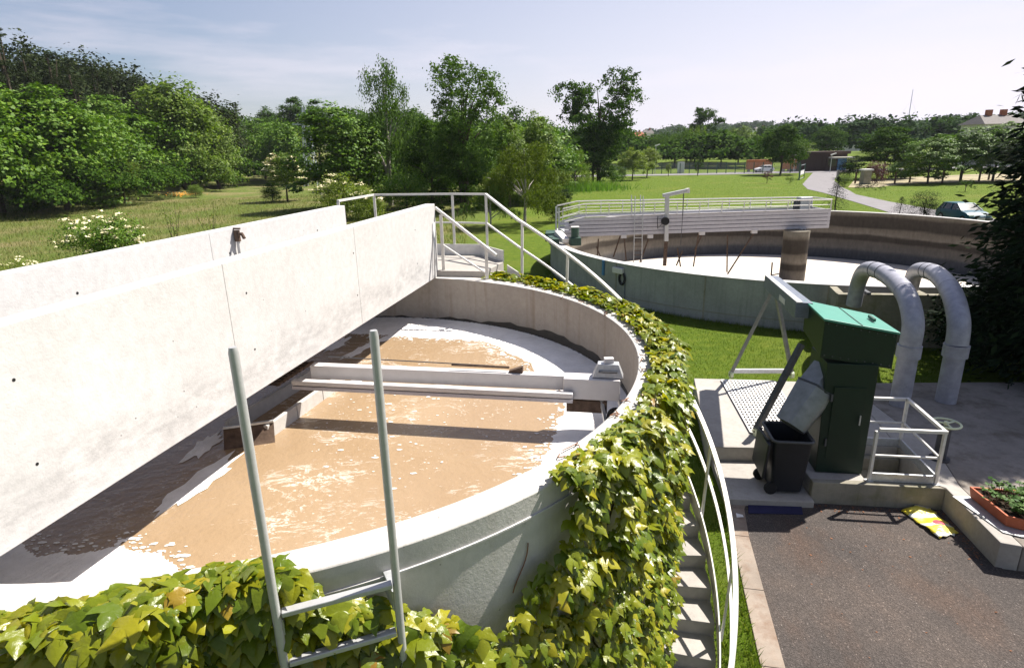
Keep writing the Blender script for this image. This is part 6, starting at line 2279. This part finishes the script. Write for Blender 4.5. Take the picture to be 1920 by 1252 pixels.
while len(lit) < 170:
    q = rng.random()
    if q < 0.45:
        t_ = rng.random()
        p = Vector((4.6, 8.22, 0)).lerp(Vector((6.44, 7.96, 0)), t_) + Vector((0, -abs(0.10 * rng.normal()), 0))
    elif q < 0.75:
        t_ = rng.random()
        p = Vector((6.42, 7.9, 0)).lerp(Vector((6.27, 6.75, 0)), t_) + Vector((-abs(0.10 * rng.normal()), 0, 0))
    else:
        p = Vector((3.6 + 2.6 * rng.random(), 4.6 + 3.4 * rng.random(), 0))
    if not inside([(4.75, 8.35), (3.62, 8.40), (3.1, 6.3), (2.65, 4.1), (8.5, 2), (8.5, 6.2), (6.3, 6.62), (6.45, 8.0)], p[0], p[1]):
        continue
    lit.append((p[0], p[1], 0.02))
lit = np.array(lit)
nl_ = np.array([0, 0, 1.0]) + 0.25 * rng.normal(size=lit.shape)
nl_ /= np.linalg.norm(nl_, axis=1, keepdims=True)
tag(bulk('leaf_litter', quads(lit, nl_, 0.02 + 0.03 * rng.random(len(lit)), rng, 0.7), 4, M['dead_leaf']), 'scattered dry leaf litter in the corners of the asphalt yard', 'litter', kind='stuff')
blades('meadow_grass', 'tall dry meadow grass left of the bridge', pts, 0.24, 0.030, 'meadow_blade')
pts = []
while len(pts) < 26000:
    az = 6 + 34 * rng.random()
    d = 38 + 75 * rng.random() ** 0.7
    x, y = polar(az, d)
    if math.hypot(x - T2[0], y - T2[1]) < T2_RO + 0.1:
        continue
    # keep the road clear
    if 26 < y < 118:
        l = np.interp(y, [p[1] for p in ROAD_L[::-1]], [p[0] for p in ROAD_L[::-1]])
        q = np.interp(y, [p[1] for p in ROAD_R[::-1]], [p[0] for p in ROAD_R[::-1]])
        if l - 0.2 < x < q + 0.2:
            continue
    pts.append((x, y, hill(x, y)))
blades('grass', 'mown far lawn grass beyond the large tank', pts, 0.05, 0.045, 'grass_blade')
pts = []
while len(pts) < 3500:
    c = at(1085, 356, 0)
    x, y = c[0] + 2.6 * rng.normal(), c[1] + 2.2 * rng.normal()
    pts.append((x, y, 0.0))
blades('reeds', 'clump of bright green reeds at the foot of the twin crowned poplar', pts, 1.0, 0.08, 'reed', 0.5)
tag(bpy.data.objects['reeds'], cat='reeds')

# dead stalk plant and orange flowers on the meadow
for px, yb, ht, lab in ((330, 470, 372, 'spindly half leafless sapling behind the rear parapet, the left of two'), (400, 462, 376, 'spindly half leafless sapling behind the rear parapet, the right of two')):
    b, H, W = spot(px, yb, ht, 32)
    o = thing('spindly_sapling', b, lab, 'sapling')
    mb = MB()
    rs = np.random.default_rng(px)
    P = []
    for k in range(6):
        a = rs.random() * 6.28
        e = Vector((W * 0.8 * math.cos(a) * rs.random(), W * 0.6 * math.sin(a), H * (0.55 + 0.45 * rs.random())))
        mb.tube([b, b + e * 0.5 + Vector((0.1 * rs.normal(), 0, 0)), b + e], [0.02, 0.013, 0.005], 5)
        for t in np.linspace(0.35, 1, 16):
            P.append(np.array(b + e * t) + rs.normal(size=3) * 0.12)
    mb.build('stem', M['bark'], o, fix=False)
    P = np.array(P)
    N = rs.normal(size=P.shape)
    N /= np.linalg.norm(N, axis=1, keepdims=True)
    bulk('leaves', quads(P, N, np.full(len(P), 0.11), rs, 0.7), 4, M['leaf_light'], o)['kind'] = 'stuff'
b = at(343, 372, 0)
P = np.array([(b[0] + 0.9 * rng.normal(), b[1] + 1.2 * rng.normal(), 0.55 + 0.12 * rng.normal()) for _ in range(160)])
N = np.tile([0, -0.4, 0.9], (len(P), 1)) + 0.3 * rng.normal(size=P.shape)
N /= np.linalg.norm(N, axis=1, keepdims=True)
o = thing('flower_patch', b, 'patch of orange flowers beside the small meadow shrub', 'flowers')
bulk('flower_heads', quads(P, N, np.full(len(P), 0.16), rng, 0.9), 4, M['flower_orange'], o)['kind'] = 'stuff'
st_ = MB()
for p in P[::3]:
    st_.bar((p[0], p[1], 0), tuple(p), 0.015, 0.015)
st_.build('stalks', M['reed'], o, fix=False)['kind'] = 'stuff'


# ------------------------------------------------------------------ cars
def make_car(loc, yaw, body, label):
    """hatchback pointing along +x in its own frame"""
    c = thing('parked_car', loc, label, 'car', 'cars')
    prof = [  # x, z lower line; cabin handled apart
        (-1.98, 0.42), (-1.95, 0.80), (-1.75, 0.92), (-0.9, 0.95), (0.85, 0.95), (1.35, 0.88), (1.80, 0.74), (1.97, 0.58), (1.98, 0.36), (1.6, 0.22), (-1.7, 0.22)]
    secs = []
    for y, kx, kz in ((-0.83, 0.97, 0.0), (-0.80, 1.0, 0.0), (-0.45, 1.0, 0.03), (0.0, 1.0, 0.045), (0.45, 1.0, 0.03), (0.80, 1.0, 0.0), (0.83, 0.97, 0.0)):
        secs.append([(x * kx, y, z + (kz if z > 0.6 else 0) - (0.05 if abs(y) > 0.82 and z > 0.6 else 0)) for x, z in prof])
    ca, sa = math.cos(yaw), math.sin(yaw)
    k_ = 0.88
    T = lambda p: (loc[0] + k_ * (p[0] * ca - p[1] * sa), loc[1] + k_ * (p[0] * sa + p[1] * ca), loc[2] + k_ * p[2])
    bd = MB().loft([[T(p) for p in s] for s in secs]).build('body', M[body], c, smooth=35)
    lo = [(-1.72, -0.76, 0.93), (0.92, -0.76, 0.95), (0.92, 0.76, 0.95), (-1.72, 0.76, 0.93)]
    hi = [(-1.42, -0.58, 1.40), (0.10, -0.58, 1.42), (0.10, 0.58, 1.42), (-1.42, 0.58, 1.40)]
    MB().loft([[T(p) for p in lo], [T(p) for p in hi]]).build('window_glass', M['glass_dark'], c, bevel=0.02)
    MB().loft([[T((-1.48, -0.60, 1.385)), T((0.16, -0.60, 1.405)), T((0.16, 0.60, 1.405)), T((-1.48, 0.60, 1.385))], [T((-1.38, -0.54, 1.435)), T((0.04, -0.54, 1.45)), T((0.04, 0.54, 1.45)), T((-1.38, 0.54, 1.435))]]).build('roof', M[body], c, bevel=0.02)
    for s in (-1, 1):
        for (a, b) in (((0.93, 0.765, 0.95), (0.12, 0.59, 1.42)), ((-0.30, 0.765, 0.95), (-0.36, 0.59, 1.42)), ((-1.25, 0.765, 0.95), (-1.15, 0.59, 1.42)), ((-1.74, 0.765, 0.93), (-1.43, 0.59, 1.40))):
            MB().bar(T((a[0], a[1] * s, a[2])), T((b[0], b[1] * s, b[2])), 0.06, 0.06).build('pillar', M[body], c)
        for x in (-1.25, 1.28):
            w = MB().tube([T((x, s * 0.66, 0.30)), T((x, s * 0.845, 0.30))], 0.30, 22).build('wheel', M['rubber'], c, smooth=40)
            MB().tube([T((x, s * 0.80, 0.30)), T((x, s * 0.852, 0.30))], 0.18, 16).build('rim', M['alu'], w, smooth=40)
        MB().bar(T((1.92, s * 0.62, 0.66)), T((1.80, s * 0.62, 0.70)), 0.30, 0.13).build('headlight', M['lamp_white'], c, bevel=0.02)
        MB().bar(T((-1.93, s * 0.66, 0.76)), T((-1.97, s * 0.66, 0.76)), 0.22, 0.2).build('tail_light', M['tail_red'], c)
        MB().bar(T((0.62, s * 0.86, 1.0)), T((0.72, s * 0.93, 1.0)), 0.1, 0.12).build('mirror', M[body], c, bevel=0.02)
    MB().bar(T((1.90, 0, 0.42)), T((2.02, 0, 0.42)), 1.55, 0.18).build('bumper', M['dark_steel'], c, bevel=0.03)
    MB().bar(T((1.965, -0.25, 0.44)), T((2.03, -0.25, 0.44)), 0.001, 0.001) if False else None
    MB().bar(T((2.02, 0, 0.42)), T((2.032, 0, 0.42)), 0.5, 0.11).build('number_plate', M['white_paint'], c)
    return c


p = at(1802, 417, 0)
make_car(Vector((p[0], p[1], 0.02)), R(-92), 'car_teal', 'dark teal hatchback parked behind the large tank with sun flashing on its windscreen')
p = at(1448, 325, 0)
make_car(Vector((p[0], p[1] + 4.0, 0.06)), R(185), 'car_white', 'white car on the street behind the mesh fence, left of the gate')
p = at(1527, 319, 0)
make_car(Vector((p[0], p[1], 0.06)), R(172), 'car_silver', 'silver car behind the gate at the top of the access road')


# ------------------------------------------------------------------ fences, gate, posts
mf = thing('mesh_fence', at(1310, 326, 0), 'long green wire mesh fence along the back of the lawn', 'fence')
fx = [1120 + i * 17.2 for i in range(23)]
fp = []
for px in fx:
    b = at(px, np.interp(px, [1120, 1240, 1500], [331, 326.5, 324.5]), 0)
    fp.append(b)
    MB().bar(b, b + Vector((0, 0, 2.05)), 0.12, 0.12).build('post', M['fence_green'], mf)
for a, b in zip(fp[:-1], fp[1:]):
    mb = MB()
    for k in range(9):
        z = 0.1 + k * 0.235
        mb.bar(a + Vector((0, 0, z)), b + Vector((0, 0, z)), 0.018, 0.018)
    for k in range(1, 9):
        q = a.lerp(b, k / 9)
        mb.bar(q + Vector((0, 0, 0.05)), q + Vector((0, 0, 1.98)), 0.014, 0.014)
    mb.build('wire_panel', M['lattice'], mf)['kind'] = 'stuff'

gt = thing('entrance_gate', at(1507, 338, 0), 'open green mesh gate at the top of the access road', 'gate')
g0, g1 = at(1498, 338, 0), at(1507, 334, 0)
MB().bar(g0, g0 + Vector((0, 0, 2.3)), 0.16, 0.16).build('post', M['fence_green'], gt)
MB().bar(g1, g1 + Vector((0, 0, 2.2)), 0.10, 0.10).build('post', M['fence_green'], gt)
for z in (0.15, 0.7, 1.3, 2.1):
    MB().bar(g0 + Vector((0, 0, z)), g1 + Vector((0, 0, z)), 0.05, 0.05).build('cross_bar', M['lattice'], gt)
MB().bar(g0.lerp(g1, 0.15) + Vector((0, 0, 1.0)), g0.lerp(g1, 0.9) + Vector((0, 0, 1.0)), 0.03, 0.5).build('gate_board', M['wall_white'], gt)
gp = at(1570, 336, 0)
o = MB().bar(gp, gp + Vector((0, 0, 1.3)), 0.3, 0.3).build('gate_post', M['concrete_slab'])
tag(rebase(o, gp), 'short grey gate post on the right of the road', 'post')

# dark fence on the right
df = thing('post_fence', at(1730, 344, 0), 'dark wooden post and wire fence in front of the beige track', 'fence')
dp = []
for px, yb in ((1603, 345), (1677, 346), (1705, 343), (1766, 344), (1801, 341), (1835, 341), (1853, 338), (1900, 338)):
    b = at(px, yb, 0)
    dp.append(b)
    MB().bar(b, b + Vector((0, 0, 1.55)), 0.16, 0.16).build('post', M['wood'], df)
for a, b in zip(dp[:-1], dp[1:]):
    mb = MB()
    for z in (0.35, 0.75, 1.15, 1.45):
        mb.bar(a + Vector((0, 0, z)), b + Vector((0, 0, z)), 0.02, 0.02)
    mb.build('wire', M['wood'], df)
sp_ = thing('stone_pillar', at(1620, 345, 0), 'square stone gate pillar with a pale cap beside the purple shrub', 'pillar')
b = at(1621, 346, 0)
MB().bar(b, b + Vector((0, 0, 1.75)), 0.95, 0.95).build('shaft', M['concrete_moss_shade'], sp_)
MB().bar(b + Vector((0, 0, 1.755)), b + Vector((0, 0, 1.93)), 1.2, 1.2).build('cap', M['wall_white'], sp_)

# tiny staked sapling right lawn
b, H, W = spot(1809, 360, 349, 5)
make_tree('sapling', 'tiny staked sapling alone on the right hand lawn', 'sapling', 'round', 'leaf_dark', b, 1.4, 0.9, 900, dens=0.25)

# ------------------------------------------------------------------ street lamps, cabinet, shed, barrier
for px, ty, d, lab in ((1560, 291, 128, 'white headed street lamp above the brown shed'), (1491, 292, 130, 'street lamp beside the dark spreading tree'), (1230, 274, 128, 'tilted street lamp head showing behind the pair of lawn trees')):
    top = atd(px, ty, d)
    b = Vector((top[0], top[1], 0))
    o = thing('street_lamp', b, lab, 'street lamp')
    MB().tube([b, Vector((b[0], b[1], top[2]))], [0.07, 0.05], 8).build('pole', M['galv'], o)
    MB().bar(Vector((b[0] - 0.2, b[1], top[2])), Vector((b[0] + 0.75, b[1], top[2] + 0.3)), 0.3, 0.18).build('lamp_head', M['white_paint'], o, bevel=0.03)
b = at(1280, 325, 0) + Vector((0, 1.5, 0))
cb_ = thing('street_cabinet', b, 'white street cabinet behind the mesh fence', 'cabinet')
MB().bar(b, b + Vector((0, 0, 2.0)), 1.2, 0.8).build('housing', M['wall_white'], cb_, bevel=0.03)
MB().bar(b + Vector((0, 0, 2.01)), b + Vector((0, 0, 2.1)), 1.3, 0.9).build('lid', M['galv'], cb_)
MB().bar(b + Vector((0, -0.41, 0.2)), b + Vector((0, -0.41, 1.85)), 1.0, 0.02).build('door', M['white_paint'], cb_)
for px, w, lab in ((1424, 46, 'orange plastic barrier behind the fence, left of the dark spreading tree'), (1480, 24, 'orange plastic barrier behind the fence, right of the dark spreading tree')):
    c = atd(px, 308, 132)
    o = thing('orange_barrier', (c[0], c[1], 0), lab, 'barrier')
    hwid = w * 125 / F_PX / 2
    MB().box(c[0] - hwid, c[0] + hwid, c[1] - 0.3, c[1] + 0.3, 0.5, 2.3).build('panel', M['orange'], o, bevel=0.05)
    for s in (-0.8, 0, 0.8):
        MB().box(c[0] + s * hwid - 0.15, c[0] + s * hwid + 0.15, c[1] - 0.35, c[1] + 0.35, 0, 0.5).build('foot', M['concrete_slab'], o)
# brown flat roofed shed with a blue door
c = atd(1548, 305, 135)
sh = thing('flat_shed', (c[0], c[1], 0), 'low brown flat roofed shed with a blue door at the street', 'shed')
w = 38 * 135 / F_PX
sx0, sx1, sy0 = c[0] - w * 1.05, c[0] + w * 0.9, c[1]
for i in range(9):
    a, b2 = sx0 + (sx1 - sx0) * i / 9, sx0 + (sx1 - sx0) * (i + 1) / 9 - 0.03
    MB().box(a, b2, sy0, sy0 + 5, 0, 3.1).build('wall_panel', M['brown_clad'], sh)
MB().box(sx0 - 0.3, sx1 + 0.3, sy0 - 0.5, sy0 + 5.4, 3.11, 3.6).build('roof', M['brown_clad'], sh)
MB().box(c[0] + 0.2, c[0] + 4.2, sy0 - 2.6, sy0 - 0.55, 2.35, 2.6).build('canopy', M['wall_cream'], sh)
dd = MB().box(c[0] + 2.3, c[0] + 4.0, sy0 - 0.06, sy0 - 0.004, 0.05, 2.2).build('door', M['blue_door'], sh)
MB().box(c[0] + 0.5, c[0] + 2.0, sy0 - 0.05, sy0 - 0.004, 0.9, 2.1).build('window', M['glass_dark'], sh)

# ------------------------------------------------------------------ houses, pylon, mast


def house(px, py_eave, py_ridge, hw, d, wall, roof, label, nwin=3, yaw=0.0, chim=1):
    c = atd(px, py_eave, d)
    zt = c[2]
    r = atd(px, py_ridge, d)[2]
    hx = hw * d / F_PX
    z0 = hill(c[0], c[1]) - 1.0
    o = thing('house', (c[0], c[1], z0), label, 'house')
    ca, sa = math.cos(yaw), math.sin(yaw)
    dep = hx * 0.8
    T = lambda x, y, z: (c[0] + x * ca - y * sa, c[1] + x * sa + y * ca, z)
    z1 = max(zt, z0 + 3)
    MB().loft([[T(-hx, 0, z0), T(hx, 0, z0), T(hx, 2 * dep, z0), T(-hx, 2 * dep, z0)], [T(-hx, 0, z1), T(hx, 0, z1), T(hx, 2 * dep, z1), T(-hx, 2 * dep, z1)]]).build('wall', M[wall], o)
    e = 0.5
    r = max(r, z1 + 1.2)
    mb = MB()
    mb.add([T(-hx - e, -e, z1), T(hx + e, -e, z1), T(hx + e, 2 * dep + e, z1), T(-hx - e, 2 * dep + e, z1), T(-hx * 0.75, dep, r), T(hx * 0.75, dep, r)],
           [(0, 1, 5, 4), (2, 3, 4, 5), (0, 4, 3), (1, 2, 5), (3, 2, 1, 0)])
    rf = mb.build('roof', M[roof], o)
    for k in range(chim):
        x = hx * (0.35 - 0.7 * k)
        MB().loft([[T(x - .5, dep - .4, z1), T(x + .5, dep - .4, z1), T(x + .5, dep + .4, z1), T(x - .5, dep + .4, z1)], [T(x - .5, dep - .4, r + 1), T(x + .5, dep - .4, r + 1), T(x + .5, dep + .4, r + 1), T(x - .5, dep + .4, r + 1)]]).build('chimney', M['roof_red'], rf)
    for k in range(nwin):
        x = -hx * 0.7 + 1.4 * hx * k / max(1, nwin - 1)
        ww = min(0.8, hx * 0.2)
        zc = z1 - 1.6
        MB().loft([[T(x - ww, -0.06, zc - .7), T(x + ww, -0.06, zc - .7), T(x + ww, -0.004, zc - .7), T(x - ww, -0.004, zc - .7)], [T(x - ww, -0.06, zc + .7), T(x + ww, -0.06, zc + .7), T(x + ww, -0.004, zc + .7), T(x - ww, -0.004, zc + .7)]]).build('window', M['glass_dark'], o)
    return o


house(1590, 256, 249, 17, 405, 'wall_cream', 'roof_slate', 'pale house with a hipped grey roof on the ridge above the shed')
house(1622, 257, 249, 9, 410, 'wall_white', 'roof_red', 'small pale house right of the grey roofed one on the ridge')
house(1196, 256, 247, 12, 400, 'wall_cream', 'roof_red', 'red roofed house on the hillside right of the twin crowned poplar')
house(1216, 250, 243, 9, 415, 'wall_white', 'roof_slate', 'grey roofed house above the red roofed one on the hillside', 2)
house(1182, 262, 256, 9, 398, 'wall_white', 'roof_red', 'little red roofed house close beside the twin crowned poplar', 2)
house(1058, 262, 255, 10, 395, 'wall_cream', 'roof_red', 'red roof showing between the aspen and the twin crowned poplar', 2)
house(1430, 243, 238, 11, 480, 'wall_white', 'roof_slate', 'small house on the far ridge behind the broad pale tree', 3)
house(1520, 243, 236, 5, 450, 'wall_white', 'roof_slate', 'narrow white house on the ridge left of the round tree', 1)
house(1583, 240, 235, 5, 455, 'wall_white', 'roof_slate', 'narrow white house on the ridge above the pale hipped house', 1)
house(1712, 273, 264, 14, 210, 'wall_cream', 'roof_red', 'orange roofed house seen through the orchard trees', 3)
house(1888, 232, 214, 30, 160, 'wall_cream', 'roof_slate', 'large grey roof with chimneys above the orchard at the right edge', 3, 0.0, 2)

# lattice pylon
pb_ = atd(575, 250, 112)
py0 = Vector((pb_[0], pb_[1], hill(pb_[0], pb_[1])))
ptop = atd(572, 203, 112)[2]
pyl = thing('pylon', py0, 'pale lattice electricity pylon in a gap of the wood', 'pylon')
hh = ptop - py0[2]
mb = MB()
nseg = 9
for s in range(nseg):
    z_a, z_b = s / nseg, (s + 1) / nseg
    wa, wb_ = 1.1 * (1 - 0.78 * z_a), 1.1 * (1 - 0.78 * z_b)
    ca_ = [py0 + Vector((sx * wa, sy * wa, hh * z_a)) for sx, sy in ((-1, -1), (1, -1), (1, 1), (-1, 1))]
    cb2 = [py0 + Vector((sx * wb_, sy * wb_, hh * z_b)) for sx, sy in ((-1, -1), (1, -1), (1, 1), (-1, 1))]
    for k in range(4):
        mb.bar(ca_[k], cb2[k], 0.11, 0.11)
        mb.bar(ca_[k], cb2[(k + 1) % 4], 0.09, 0.09)
        mb.bar(cb2[k], cb2[(k + 1) % 4], 0.08, 0.08)
mb.build('lattice_tower', M['lattice'], pyl, fix=False)
for z, w_ in ((0.80, 2.2), (0.92, 1.6)):
    MB().bar(py0 + Vector((-w_, 0, hh * z)), py0 + Vector((w_, 0, hh * z)), 0.16, 0.2).build('cross_arm', M['lattice'], pyl)

# thin radio mast on the ridge
mt = atd(1712, 168, 700)
mbase = Vector((mt[0], mt[1], hill(mt[0], mt[1])))
ms = thing('radio_mast', mbase, 'very thin tall radio mast rising from the far ridge', 'mast')
MB().tube([mbase, mt], [0.45, 0.2], 6).build('mast', M['lattice'], ms)
mb = MB()
for a in (0, 120, 240):
    mb.bar(mbase + Vector((18 * math.cos(R(a)), 18 * math.sin(R(a)), 0)), mbase.lerp(mt, 0.8), 0.06, 0.06)
mb.build('guy_wires', M['lattice'], ms, fix=False)
